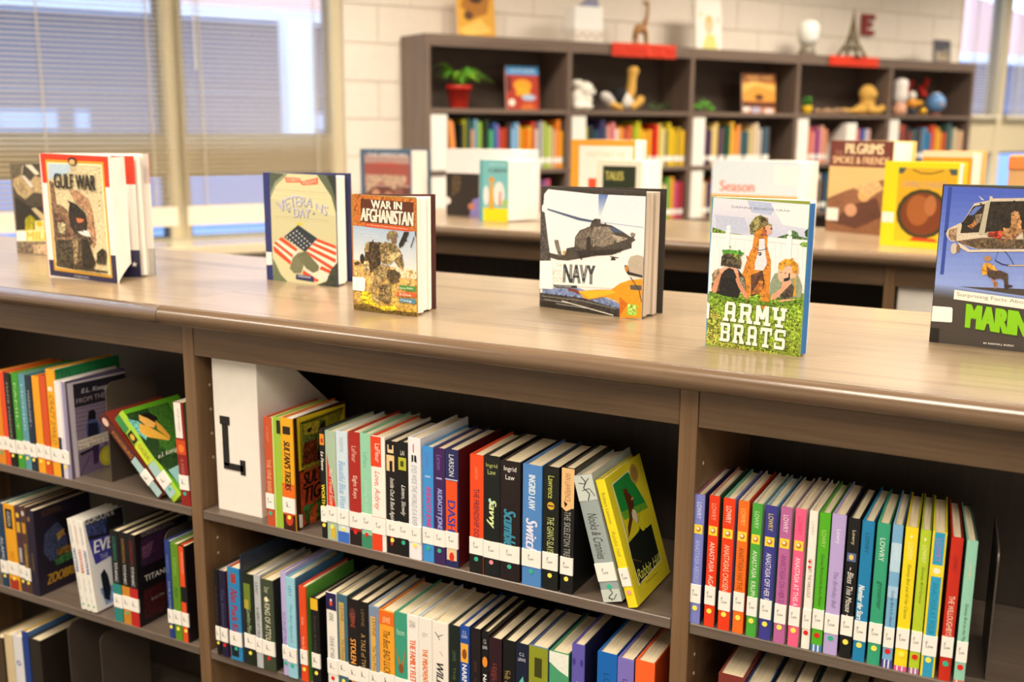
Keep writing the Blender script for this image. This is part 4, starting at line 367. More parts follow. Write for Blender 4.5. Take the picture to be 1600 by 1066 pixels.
B2S2=[
(0.0471,0.0092,0.1666,'120e10','1c1418','120e10','thin black spined book at the left end',[('t','LEIGH','503848',0.8,0.4,0.3)],'L','ffe95a'),
(0.06,0.0156,0.1675,'1c1634','7c2028','d8d0c0','dark navy spined book, second from the left end',[('t','The Shadow','4a4a80',0.8,0.35,0.4)],'L','d8231b'),
(0.0816,0.0279,0.1795,'2c80b8','1c5c90','c04038','blue spined book with red letters and dark foot',[('b','141c20',0.04,0.18,0.1,0.7),('b','a83a30',0.84,0.94,0.3,0.7),('t','Ahn Puck Kid','a02c48',0.78,0.28,0.55,'b')],'L','35b28e'),
(0.1122,0.005,0.2078,'1c2638','232c3c','1c2638','thin tall navy book rising above its neighbours',[], None, None),
(0.117,0.0247,0.1747,'1c2414','141a10','203018','dark green spined book with a yellow green glow',[('b','6a8028',0.62,0.9,0.1,0.7),('b','b0a030',0.62,0.72,0.1,0.5),('t','Lewins-Moore','a8b890',0.62,0.3,0.4,'i')],'L','ffe95a'),
(0.143,0.0141,0.1779,'b8bcc0','98a0a4','c0c4c8','thin pale grey spined book',[('t','LEAD','586068',0.92,0.8,0.4),('t','A HERO AT TROY','303a44',0.66,0.3,0.45)],'L', None),
(0.1583,0.027,0.1727,'3c4632','14180f','e0c890','thick dark olive spined book with cream script',[('e','e8e0b0',0.45,0.79,0.16,0.03),('t','Turner','c8c8a8',0.93,0.86,0.4,'i'),('t','& KING OF ATTOLIA','e8e4c8',0.8,0.28,0.45)],'L','d8231b'),
(0.2027,0.0117,0.1955,'b8aee0','a0a0d8','b8aee0','lavender spined book with violet title, beside the light blue one',[('t','OUT IN LEFT FIELD','6858a8',0.62,0.3,0.5)],'L','35b28e'),
(0.215,0.0199,0.1886,'94cce0','3c6c90','80c0d8','light blue spined book beside the lavender one',[('t','LEVY','4080a8',0.92,0.82,0.35),('t','This Boy Appears','5088a8',0.74,0.36,0.35,'i')],'L','35b28e'),
(0.2436,0.0148,0.1782,'e04a1c','5a9c3c','d84018','orange red spined book with a green cover',[('t','Levine','f4c8a8',0.68,0.6,0.35),('t','Number Six','f4c8a8',0.48,0.34,0.35)],'L','ffe95a'),
(0.2693,0.0172,0.1626,'161314','0e0c0c','161314','shorter black spined book with yellow top corner',[('b','e8b820',0.87,1,0,0.9),('t','Ernest & Hattie','504838',0.8,0.35,0.3)],'L','ffe95a'),
(0.3028,0.0213,0.1807,'f0ece4','181820','14101c','white spined book with dark purple picture at its head',[('b','241c4c',0.83,1),('e','d84828',0.5,0.9,0.15,0.03),('e','e0e0e8',0.5,0.93,0.1,0.015),('t','LEVINE','2c5c4c',0.8,0.72,0.4),('t','CRANE AT NIGHT','606870',0.56,0.3,0.4)],'L','d8231b'),
(0.3251,0.0207,0.181,'40687c','284854','c8c0a8','slate teal spined book with a gold plate',[('b','c8a860',0.26,0.93,0.2,0.7),('t','LEVINE','6c5828',0.9,0.74,0.3),('t','The Wheatland','6c5828',0.56,0.3,0.3)],'L','ffe95a'),
(0.3463,0.0218,0.1777,'1c1412','141010','2a201c','dark brown spined book with orange capitals',[('e','54302c',0.5,0.85,0.3,0.07),('t','LEVINE','b84c30',0.86,0.72,0.4),('t','STOLEN MAGIC','f0a040',0.6,0.1,0.5,'b')],'L', None),
(0.3686,0.0204,0.1781,'161010','100c0c','1c1614','black spined book with gold capitals, second of the pair',[('t','LEVINE','806840',0.93,0.76,0.3),('t','A TALE of TWO CA','b89858',0.68,0.2,0.45)],'L', None),
(0.3897,0.0209,0.175,'7c90ac','5c7090','a0b0c4','ornate blue grey spined book with gold plate',[('b','e0b050',0.2,0.9,0.2,0.65),('t','LEVINE','5c4820',0.88,0.7,0.3),('t','The Two Princesses','5c4820',0.6,0.24,0.3)],'L', None),
(0.411,0.0291,0.173,'f0a42c','c46a14','e88820','orange yellow spined book with black hand lettered title',[('b','e86c1c',0.86,1),('t','The Best BAD LUCK I Ever Had','241408',0.8,0.1,0.45,'i'),('t','LEVINE','f4d8a0',0.94,0.88,0.5,'h')],'L', None),
(0.4413,0.0249,0.1761,'3c9c80','246450','50a88c','teal green spined book with a deer head',[('p','b87828',[(0.1,0.66),(0.5,0.46),(0.9,0.66),(0.6,0.4),(0.4,0.4)]),('e','8a5420',0.5,0.44,0.2,0.05),('t','Ransom','c0e4d4',0.84,0.78,0.6,'h'),('t','The','e0f0e0',0.3,0.2,0.4)],'L', None),
(0.4668,0.0219,0.1781,'f0ece6','48a0d8','e8e4dc','white spined book with orange and blue title, left of its twin',[('t','THE FAMILY FLETCHER','e8641c',0.76,0.2,0.5,'b'),('t','DANA','909090',0.95,0.88,0.5,'h')],'L', None),
(0.4895,0.0249,0.179,'efeae2','e8e2d8','d8d4cc','white spined book with orange title, right of its twin',[('t','THE MISADVENTURES OF THE','e87c28',0.7,0.1,0.4,'b'),('t','LEVY','a0a0a0',0.86,0.82,0.4,'h')],'L', None),
(0.515,0.0295,0.1783,'efe9df','d8d4cc','e8dcc0','white spined book with black bird marks and bold slanted letters',[('l','2a2a2a',0.0012,[(0.2,0.9),(0.4,0.86),(0.7,0.89)]),('l','2a2a2a',0.0012,[(0.35,0.87),(0.5,0.83)]),('l','c85040',0.0008,[(0.5,0.72),(0.7,0.68)]),('t','WILD WINGS','2c2c30',0.6,0.0,0.45,'bi')], None, None),
(0.5457,0.0202,0.1779,'15201a','0c1410','15201a','very dark green spined book beside the white one',[('t','LEWIS','507050',0.76,0.66,0.3),('t','THE COMPLETE','60704c',0.6,0.1,0.25)], None, None),
(0.5665,0.017,0.1818,'1c4aa0','102c6c','1c4aa0','royal blue spined book with a lion square',[('t','C.S.','d8d8e8',0.96,0.93,0.4,'h'),('t','LEWIS','d8d8e8',0.92,0.89,0.6,'h'),('b','f0b038',0.66,0.84,0.1,0.9),('e','8a4818',0.5,0.74,0.25,0.05),('t','NARNIA','f0f0f8',0.64,0.38,0.5,'b'),('t','BOOK','c8d0e8',0.28,0.25,0.5,'h'),('t','2','f0f0f8',0.22,0.12,0.35,'h')], None, None),
(0.5859,0.018,0.1821,'1c1214','140c0c','1c1214','dark brown spined book with dim bronze lettering',[('t','LEWIS','5c4030',0.7,0.6,0.3),('t','THE CHRONICLES','5c4030',0.55,0.1,0.25)], None, None),
(0.6068,0.0126,0.1828,'121012','0c0a0a','141012','black spined book with a small gold lion',[('t','C.S.','d8d8d8',0.93,0.89,0.4,'h'),('e','e8902c',0.5,0.72,0.36,0.05),('t','NARNIA','f0f0f0',0.6,0.34,0.5,'b'),('t','LEWIS','e8e8e8',0.87,0.84,0.6,'h')], None, None),
(0.6202,0.022,0.1752,'2c1018','1c0a10','30141c','dark maroon spined book with dull red lettering',[('t','LEWIS','8a3a38',0.76,0.6,0.3),('t','THE CHRONICLES OF NAR','8a4038',0.72,0.1,0.25,'',0.3)], None, None),
(0.6445,0.0219,0.1769,'0e0d0c','0a0a0a','121110','plain black spined book with gold lettering',[('t','C.S. LEWIS','b09048',0.72,0.45,0.22),('t','THE CHRONICLES OF NARNIA','b09048',0.72,0.05,0.22,'',0.28)], None, None),
(0.667,0.0216,0.1771,'141a34','0c1024','141a34','midnight navy spined book with a pale green swirl',[('t','C.S.','d8d8e8',0.92,0.89,0.4,'h'),('t','LEWIS','d8d8e8',0.87,0.84,0.6,'h'),('p','60c0a8',[(0.2,0.62),(0.6,0.7),(0.8,0.55),(0.5,0.6)]),('t','NARNIA','f0f0f8',0.48,0.2,0.5,'b')], None, None),
(0.6903,0.0317,0.1797,'6c8ca8','34485c','3c5888','thick grey blue spined book with olive camouflage head',[('b','8c9424',0.62,1),('b','3c3c10',0.72,0.9,0.3,0.7),('t','Lewis','f4f0d8',0.66,0.6,0.7,'h'),('t','Mom','f0f0e8',0.5,0.0,0.6,'b')], None, None),
(0.7252,0.0321,0.18,'4a9c70','2c6448','3c8c64','green spined book with torn white top',[('p','e8ece0',[(0,1),(1,1),(1,0.8),(0.5,0.84),(0,0.9)]),('t','lewis','a8d8bc',0.68,0.62,0.7,'h'),('t','one','d8ecd8',0.5,0.1,0.6,'b')], None, None),
(0.7617,0.0204,0.1997,'6058b0','1c1c3c','5850a8','violet spined book with a thick dark cover beside the gap',[('e','40388c',0.2,0.86,0.12,0.03),('e','40388c',0.8,0.86,0.12,0.03),('p','c8c8e8',[(0.4,0.7),(0.6,0.7),(0.5,0.62)]),('t','SHI','e0dcf4',0.4,0.0,0.6,'b'),('t','Lowland','4038a0',0.52,0.48,0.8,'h')], None, None),
(0.8034,0.0311,0.1978,'1464b8','0c3c80','1464b8','thick bright blue spined book, first of three thick ones at the right end',[('t','LORENSON','104888',0.84,0.4,0.3)], None, None),
(0.8361,0.0251,0.1969,'7c70c0','282c60','7c70c0','thick periwinkle spined book, second of three thick ones at the right end',[('t','LORENSON','4c448c',0.84,0.4,0.3)], None, None),
(0.8636,0.0295,0.2,'f06428','a83c14','f06428','thick orange spined book at the right end by the post',[('t','LORENSON','b04014',0.84,0.4,0.3)], None, None)]
B1S1=[
(-0.5313,0.0213,0.1917,'e08818','c8a020','e08818','golden orange spined book, leftmost of the upper left shelf',[],'L','35b28e'),
(-0.5088,0.0148,0.193,'e8481c','8a3414','e8481c','red orange spined book, just left of the black one',[],'L', None),
(-0.493,0.0195,0.1942,'15120f','0c0c0c','e07818','black spined book between red orange and leaf green',[('t','MADE MADDER','a8a8a0',0.9,0.3,0.25)],'L','ffe95a'),
(-0.4719,0.0198,0.196,'3f9a2c','2c7020','3f9a2c','leaf green spined book on the upper left shelf',[('t','FAMILY','b8dca8',0.9,0.4,0.3)],'L','ffe95a'),
(-0.4511,0.0184,0.1959,'5c98a8','3c7888','5ca8a8','steel blue spined book on the upper left shelf',[('t','HOMER','b8dce0',0.9,0.4,0.25)],'L','ffe95a'),
(-0.4314,0.0182,0.1956,'1c2c3c','14202c','2c7888','dark slate spined book on the upper left shelf',[('t','MADELEINE L.','b0b8c0',0.85,0.45,0.3)],'L','ffe95a'),
(-0.4118,0.0202,0.1967,'f0a41c','c07c10','e89818','amber spined book on the upper left shelf',[],'L','ffe95a'),
(-0.3901,0.0182,0.2005,'d4501c','a03410','d4501c','burnt orange spined book on the upper left shelf',[],'L','ffe95a'),
(-0.3689,0.0242,0.2158,'f0a818','1f7c46','f0b020','tall amber yellow spined book with its green cover showing at the top',[('b','f8e8d0',0.8,0.84,0.2,0.7),('t','CRAZY 2/WILD','8c6010',0.76,0.3,0.5,'i')],'L', None),
(-0.3441,0.0266,0.1958,'d8d0dc','6a5a80','f0ecec','white and lilac spined book with a girl on its cover',[('b','202844',0,0.42,0,0.3),('b','f0ecec',0.42,1,0,0.55),('b','9a90b8',0,1,0.75,1)],'L','ffe95a'),
(-0.0266,0.0226,0.1942,'8c1c14','3a7050','e8e4dc','maroon spined book with a long white plate, leaning on the right post',[('b','f0e8e0',0.66,1,0.05,0.8),('b','c84818',0.5,0.64),('e','e87828',0.5,0.56,0.3,0.04),('t','HITLER CANARY','a09890',0.94,0.72,0.25),('t','A RAISIN','c08078',0.46,0.28,0.3)],'L','35b28e')]
B1S2=[
(-0.5568,0.0207,0.1837,'1c3c5c','102438','1c3c5c','dark blue spined book, leftmost of the middle left shelf',[('t','ALAMO','d8dce0',0.6,0.3,0.4)],'L','ffe95a'),
(-0.5334,0.0328,0.1865,'e8a41c','2c7c78','3c8c88','yellow spined book edged teal with a black name plate',[('b','1c1814',0.72,0.95,0.2,0.8),('t','GORDON','d8d8d0',0.92,0.75,0.3),('t','SPACE','c86c10',0.45,0.33,0.4),('b','a8301c',0,0.12,0.1,0.9)],'L','ffe95a'),
(-0.4988,0.0173,0.1872,'4c3040','382430','5c4850','dusky purple spined book beside the teal and yellow one',[('e','e8c030',0.5,0.9,0.3,0.03),('b','d8a828',0.7,0.82,0.2,0.8),('t','SWINDLE','d0d0d0',0.52,0.35,0.5,'b')],'L','ffe95a'),
(-0.4806,0.0168,0.1891,'503624','3c2a1c','5c4430','bronze brown spined book left of the large dark cover',[('e','d8c8c0',0.5,0.93,0.25,0.03),('b','c89028',0.7,0.82,0.2,0.8),('t','ZOOBREAK','e0c050',0.58,0.28,0.4)],'L','ffe95a'),
(-0.4632,0.0224,0.1854,'241a30','1c1626','2c2030','dark violet spined book with a big dark cover facing the gap',[('e','806040',0.4,0.9,0.2,0.03),('t','KORMAN','806830',0.5,0.3,0.3)], None, None),
(-0.2234,0.0231,0.188,'10100f','0c0c0c','10100f','black spined book with teal foot, first of the three alike thin ones',[('b','28847c',0,0.42),('t','GORDON','2c8478',0.94,0.68,0.35),('t','TITANIC','e0e0e0',0.66,0.44,0.35)],'L', None),
(-0.1983,0.0205,0.1886,'12100f','0c0c0c','12100f','black spined book with amber foot, second of the three alike thin ones',[('b','c88424',0,0.42),('t','GORDON','a87828',0.94,0.68,0.35),('t','TITANIC','e0e0e0',0.66,0.44,0.35)],'L','35b28e'),
(-0.1769,0.0213,0.1889,'140f10','180c12','140f10','black spined book with red foot and a dark ship cover, third of the three alike',[('b','b82420',0,0.42),('t','GORDON','8c2420',0.94,0.68,0.35),('t','TITANIC','e0e0e0',0.66,0.44,0.35)],'L', None),
(-0.0772,0.0127,0.1957,'243c80','8ca0a8','243c80','thin blue spined book beside the bookend',[('t','GORDON','6c84b8',0.86,0.68,0.4),('t','THE JUVIE','a8b0c8',0.6,0.3,0.4)],'L','ffe95a'),
(-0.0628,0.0186,0.1935,'5c8c1c','3c6414','74a024','olive green spined book near the right post',[('t','KORMAN','8cb84c',0.86,0.68,0.4),('t','POP','284808',0.55,0.45,0.4)],'L','ffe95a'),
(-0.0419,0.0152,0.1926,'100e0e','140c0c','e04c1c','orange spined book with black cover beside the right post',[('b','e04c1c',0.58,1,0,0.8),('b','e04c1c',0,0.42,0,0.8),('t','GORDON','f0b088',0.94,0.72,0.3)],'L','ffe95a')]
B1S3=[
(-0.6062,0.0295,0.1469,'4c3c28','2c2418','8c7c5c','brown spined book, leftmost of the lowest left shelf',[], None, None),
(-0.57,0.026,0.1618,'d8c49c','c8b48c','d0bc94','cream spined book on the lowest left shelf',[], None, None),
(-0.5424,0.0283,0.1656,'e0e0e4','c8c8cc','dcdce0','white spined book with a small blue ring on the lowest left shelf',[('e','3858a0',0.5,0.62,0.25,0.035),('e','e0e0e4',0.5,0.62,0.14,0.02)], None, None),
(-0.5116,0.0182,0.1805,'24408c','3c6090','e0b830','blue spined book with a blue white cover on the lowest left shelf',[], None, None),
(-0.491,0.0341,0.1695,'2c241c','241c16','2c241c','dark brown spined book beside the bookends',[], None, None)]
# ------------------------------------------------------------------ the room
def rbox(name, x0, x1, y0, y1, z0, z1, mat, parent=None, **k):   # in room axes
    b = MB().box(x0, x1, y0, y1, z0, z1, **k); o = b.build(name, mat, parent)
    if parent is None: o.matrix_world = RM
    return o
XL, XR, YB, YF = -5.2, 8.2, .32, -9.5
carpet, nt, bs = newmat('carpet'); nz = nt.nodes.new('ShaderNodeTexNoise'); nz.inputs['Scale'].default_value = 300; cr = nt.nodes.new('ShaderNodeValToRGB'); cr.color_ramp.elements[0].color = lin('24262a')+[1]; cr.color_ramp.elements[1].color = lin('4a4a4c')+[1]
nt.links.new(nz.outputs['Fac'], cr.inputs[0]); nt.links.new(cr.outputs[0], bs.inputs['Base Color']); bs.inputs['Roughness'].default_value = .95
WALLP = plain('f2e8da', .6); CEIL = plain('efe9df', .8); FRAME = plain('dccfae', .4); BLOCKM = plain('f3e9dc', .55)
tag(rbox('floor', XL, XR, YF, YB, ZF-.1, ZF, carpet), kind='structure')
tag(rbox('ceiling', XL, XR, YF, YB+.3, ZC, ZC+.1, CEIL), kind='structure')
tag(rbox('wall_left', XL-.1, XL, YF, YB, ZF, ZC, WALLP), kind='structure')
tag(rbox('wall_right', XR, XR+.1, YF, YB, ZF, ZC, WALLP), kind='structure')
tag(rbox('wall_front', XL, XR, YF-.1, YF, ZF, ZC, WALLP), kind='structure')
WIN = [(-4.6, -.33, -.19), (4.80, 7.6, -.30)]; WTOPZ = 1.75
wb = MB()
for a, b in ((XL, WIN[0][0]), (WIN[0][1], WIN[1][0]), (WIN[1][1], XR)): wb.box(a, b, YB+.002, YB+.2, ZF, ZC)
for a, b, z in WIN: wb.box(a, b, YB+.002, YB+.2, ZF, z); wb.box(a, b, YB+.002, YB+.2, WTOPZ, ZC)
wall = wb.build('wall_back', plain('e4d9ca', .8)); wall.matrix_world = RM; tag(wall, kind='structure')
# painted concrete blocks on the piers, running bond, joints recessed
blk = {}
for (a, b, zlo, zhi) in ((WIN[0][1], WIN[1][0], ZF, ZC), (WIN[0][0], WIN[0][1], ZF, WIN[0][2]-.02), (WIN[1][0], WIN[1][1], ZF, WIN[1][2]-.02)):
    r = 0; z = zlo
    while z < zhi-.02:
        z1 = min(z+.2, zhi); x = a-(.2 if r % 2 else 0)
        while x < b-.01:
            x0 = max(x, a); x1 = min(x+.4, b); w = round(x1-x0, 3); h = round(z1-z, 3)
            if w > .03 and (a == WIN[0][1] or (x0 > -2.6 and x0 < 6.2 and z > -.6)):
                if (w, h) not in blk: blk[(w, h)] = MB().box(.0025, w-.0025, -.001, .0078, .0025, h-.0025, ch=.0012).mesh('block', BLOCKM)
                o = bpy.data.objects.new('block', blk[(w, h)]); COL.objects.link(o); o.parent = wall; o.location = (x0, YB-.006, z)
            x += .4
        z += .2; r += 1
# windows: frame, mullions, transom, glass
glass, nt, bs = newmat('window_glass'); nt.nodes.remove(bs)
tr = nt.nodes.new('ShaderNodeBsdfTransparent'); gl = nt.nodes.new('ShaderNodeBsdfGlossy'); gl.inputs['Roughness'].default_value = .02; mx = nt.nodes.new('ShaderNodeMixShader'); mx.inputs[0].default_value = .06
nt.links.new(tr.outputs[0], mx.inputs[1]); nt.links.new(gl.outputs[0], mx.inputs[2]); nt.links.new(mx.outputs[0], nt.nodes['Material Output'].inputs[0]); tr.inputs[0].default_value = (.93, .97, 1, 1)
def window(n, a, b, z0, muls, tz0, tz1):
    f = MB(); y0, y1 = YB+.02, YB+.13
    f.box(a, a+.06, y0, y1, z0, WTOPZ); f.box(b-.06, b, y0, y1, z0, WTOPZ); f.box(a, b, y0, y1, WTOPZ-.06, WTOPZ); f.box(a, b, y0, y1, z0, z0+.012); f.box(a, b, y0+.002, y1, tz0, tz1)
    for m in muls: f.box(m-.05, m+.05, y0-.006, y1, z0, WTOPZ)
    fo = f.build('window_%d' % n, FRAME); fo.matrix_world = RM; tag(fo, kind='structure')
    xs = [a+.06]+[v for m in muls for v in (m-.05, m+.05)]+[b-.06]
    for i in range(0, len(xs), 2):
        for (p, q) in ((z0+.012, tz0), (tz1, WTOPZ-.06)):
            MB().box(xs[i], xs[i+1], y0+.06, y0+.066, p, q).build('glass_pane', glass, fo)
            g = MB(); t = .018
            g.box(xs[i], xs[i]+t, y0+.04, y0+.09, p, q); g.box(xs[i+1]-t, xs[i+1], y0+.04, y0+.09, p, q); g.box(xs[i], xs[i+1], y0+.04, y0+.09, p, p+.004); g.box(xs[i], xs[i+1], y0+.04, y0+.09, q-t, q)
            g.build('sash', plain('5a5e66', .4), fo)
    s = MB().box(a-.03, b+.03, YB-.30, YB+.03, z0-.05, z0, ch=.004).build('window_sill', plain('ead9b8', .18, coat=.5), fo)
    return fo
w1 = window(1, *WIN[0], [-1.225, -2.45, -3.6], .14, .33)
w2 = window(2, *WIN[1], [5.42, 6.3], .20, .50)
# venetian blinds: head rail, slats, ladder cords, bottom rail, wand
SL = plain('c4b598', .5); CORD = plain('e6dcc6', .7)
def blind(a, b, z0, z1, label, stack=.0):
    r = empty('window_blind', (0, 0, 0), label=label, cat='blind', group='white slatted blinds over the windows', mat=RM @ Matrix.Translation(((a+b)/2, YB-.025, z0)))
    w = (b-a)/2; H = z1-z0; m = MB(); z = stack+.03; t = radians(28)
    while z < H-.04:
        T = Matrix.Translation((0, 0, z)) @ Matrix.Rotation(t, 4, 'X')
        m.box(-w, w, -.0125, .0125, -.0004, .0004, M=T); z += .0235
    tag(m.build('slats', SL, r), kind='stuff')
    MB().box(-w, w, -.02, .02, H-.04, H, ch=.003).build('head_rail', plain('e8e0d0', .4), r)
    MB().box(-w, w, -.014, .014, 0, stack+.02, ch=.003).build('bottom_rail', plain('efe6d4', .4), r)
    n = max(2, int((b-a)/.42)+1)
    for i in range(n):
        x = -w+.1+(2*w-.2)*i/(n-1)
        for y in (-.0135, .0135): MB().box(x-.002, x+.002, y-.0006, y+.0006, .01, H-.04).build('ladder_cord', CORD, r)
    MB().tube([(-w+.07, -.03, H-.04), (-w+.07, -.035, H-1.1)], .004).build('tilt_wand', plain('e8e4da', .2), r)
blind(-1.20, -.40, -.115, WTOPZ, 'white slatted window blind left of the block wall, half open', .075)
blind(-2.42, -1.25, -.115, WTOPZ, 'wider white slatted window blind at the far left of the room', .075)
blind(4.87, 5.38, .47, WTOPZ, 'short white slatted blind right of the wall bookcase')
blind(5.46, 6.26, .47, WTOPZ, 'short white slatted blind at the far right edge')
# outside: a neighbouring building in the shade and a bright sky
OUT = RM
def obox(mb, x0, x1, y0, y1, z0, z1): mb.box(x0, x1, y0, y1, z0, z1)
b = empty('neighbour_building', (0, 0, 0), label='blue grey building across the yard seen through the left blinds', cat='building', mat=RM @ Matrix.Translation((-6, 9, ZF)))
MB().box(-16, 30, 0, 6, 0, 2.65).build('facade', plain('4c5880', .7), b)
MB().box(-16, 30, -.06, 0, 0, .92).build('plinth', plain('8ca8dc', .7), b)
MB().box(-16.3, 30.3, -.5, 6, 2.65, 2.80).build('roof_edge', plain('d8dcec', .6), b)
MB().prism([(-.5, 2.8), (6, 2.8), (6, 5.2)], -16.3, 30.3, 0).build('roof', plain('c79a9c', .8), b)
for x, w in ((4.91, .66), (5.76, .18), (8.6, .5), (-1.5, 1.2), (1.2, 1.1), (14, 1.2), (18, 1.2)):
    f = MB().box(x, x+w, -.03, 0, 1.26, 1.50).build('window', plain('9cbcec', .3), b)
    MB().box(x+.03, x+w-.03, -.04, -.03, 1.28, 1.48).build('pane', plain('b4d0f8', .1), f)
for x in (-3.0, 2.6, 8.12, 13.5, 19):
    MB().box(x, x+.33, -1.1, -.8, 0, 2.65).build('porch_column', plain('e4ecfa', .5), b)
MB().box(-16, 30, -.05, 0, 1.75, 1.79).build('facade_trim', plain('8490b4', .6), b)
tag(MB().box(-40, 40, .2, 60, -.1, 0).build('ground_outside', plain('a8b8d0', .9), None, world=RM @ Matrix.Translation((0, .4, ZF))), kind='structure')
ceil_root = []
for i, (s, n) in enumerate(LIGHT_POS):
    r = empty('ceiling_light', (0, 0, 0), label='flat rectangular ceiling light panel, out of view above the shelves', cat='ceiling light', group='ceiling light panels', mat=RM @ Matrix.Translation((s, -n, ZC)))
    m = MB(); m.box(-.62, .62, -.32, -.29, -.02, 0); m.box(-.62, .62, .29, .32, -.02, 0); m.box(-.62, -.59, -.29, .29, -.02, 0); m.box(.59, .62, -.29, .29, -.02, 0); m.build('frame', plain('e8e8e4', .4), r)
    MB().box(-.59, .59, -.29, .29, -.012, -.002).build('diffuser', plain('fff4e2', .5, emit=2.5), r)
# ------------------------------------------------------------------ low double-sided bookcases with a continuous top
SHZ = (-.286, -.5605, -.835)
def unit(x0, y0, D, label, last=False, bookcase_rows=SHZ, w=.914):
    r = empty('low_bookcase', (x0, y0, ZF), label=label, cat='bookcase', group='low oak grey bookcase units'); T = .0256; zf = -ZF; zu = .0575-ZF
    def B(name, mat, *a, **k): return MB().box(*a, **k).build(name, mat, r)
    B('side_panel', WZ, 0, T, 0, D, 0, zu, ch=.0012)
    if last: B('side_panel', WZ, w, w+T, 0, D, 0, zu, ch=.0012)
    x1 = w-.0006
    B('fascia_rail', WX, T+.0006, x1, .0015, .0195, zf, zu, ch=.001)
    B('fascia_rail', WX, T+.0006, x1, D-.0195, D-.0015, zf, zu, ch=.001)
    B('back_panel', WSHADE, T+.0004, x1, D/2-.006, D/2+.006, .06, zu)
    B('kick_board', WX, T+.0004, x1, .04, .055, 0, .07)
    B('kick_board', WX, T+.0004, x1, D-.055, D-.04, 0, .07)
    for z in bookcase_rows:
        B('shelf', WSH, T+.001, x1-.0005, .001, D/2-.007, z-.0165-ZF, z-ZF, ch=.0012)
        B('shelf', WSH, T+.001, x1-.0005, D/2+.007, D-.001, z-.0165-ZF, z-ZF, ch=.0012)
    B('bottom_deck', WSH, T+.001, x1-.0005, .001, D-.001, .07, .09, ch=.001)
    for z in (-.06, -.105, -.15, -.195, -.35, -.38, -.445, -.49, -.65, -.70):
        MB().lathe([(.0028, 0), (.0028, .0006), (.0016, .0006), (.0014, .0002)], n=8, M=Matrix.Translation((T, .035, z-ZF)) @ Matrix.Rotation(pi/2, 4, 'Y')).build('shelf_pin_hole', plain('c9b79c', .4), r)
    return r
DF = .575
unit(-1.828, 0, DF, 'low grey brown bookcase unit beyond the left edge of the front row')
unit(-.914, 0, DF, 'low grey brown bookcase unit on the left with leaning green book and bookends')
unit(0, 0, DF, 'middle low grey brown bookcase unit holding the white L file')
unit(.914, 0, DF, 'right low grey brown bookcase unit with the bright rainbow row of books', last=True)
def top(x0, x1, y0, y1, label, name='countertop'):
    r = empty(name, (x0, y0, .0575), label=label, cat='countertop'); th = ZT-.0575; R = th/2; w = x1-x0; D = y1-y0
    MB().box(0, w, R*1.0, D-R, 0, th).build('top_panel', WTOP, r)
    for (yc, sg) in ((R, -1), (D-R, 1)):
        pts = [(yc, 0)]
        for i in range(0, 13):
            a = -pi/2+pi*i/12; pts.append((yc+sg*cos(a)*R*1.0, R+sin(a)*R))
        pts.append((yc, th)); m = MB().prism(pts, 0.0004, w-.0004, 0); o = m.build('bullnose_edge', WEDGE, r)
        o.data.polygons.foreach_set('use_smooth', [abs(p.normal.x) < .5 for p in o.data.polygons])
    return r
top(-1.86, -.0155, -.042, DF+.015, 'left length of grey brown countertop ending at the seam left of the L file')
top(-.015, 1.90, -.042, DF+.015, 'right length of grey brown countertop carrying the display books right of the seam')
# second row behind
Y2 = 1.49; D2 = .56
unit(-.878, Y2, D2, 'rear low bookcase unit, left one behind the front counter')
unit(.036, Y2, D2, 'rear low bookcase unit, middle one behind the front counter', )
unit(.950, Y2, D2, 'rear low bookcase unit, right one with a white file box', last=True)
top(-.92, 1.93, Y2-.045, Y2+D2+.015, 'rear grey brown countertop carrying holiday books')
# ------------------------------------------------------------------ books
def spine_ops(art, w, h, ops):
    art.k += 0
    for o in ops:
        k = o[0]
        if k == 'b':
            u0, u1 = (o[4], o[5]) if len(o) > 5 else (0, 1); a, b = sorted((o[2], o[3])) if len(o) > 3 else (o[2], o[2]+.01)
            art.poly([(w*u0, h*a), (w*u1, h*a), (w*u1, h*b), (w*u0, h*b)], o[1], .05)
        elif k == 'p': art.poly([(w*p[0], h*p[1]) for p in o[2]], o[1], .1)
        elif k == 'e': art.ellipse(w*o[2], h*o[3], w*o[4], h*o[5], o[1], n=12)
        elif k == 'l': art.line([(w*p[0], h*p[1]) for p in o[3]], o[2], o[1])
        elif k == 't':
            st, col, vt, vb = o[1:5]; wf = o[5] if len(o) > 5 else .5; sty = o[6] if len(o) > 6 else ''; uc = o[7] if len(o) > 7 else .5
            u0, u1 = w*(uc-wf/2), w*(uc+wf/2); a, b = h*vt, h*vb
            if 'h' in sty: art.text(st, [(u0, a), (u1, a), (u1, b), (u0, b)], col, sty)
            else: art.text(st, [(u1, a), (u1, b), (u0, b), (u0, a)], col, sty)   # reads downwards
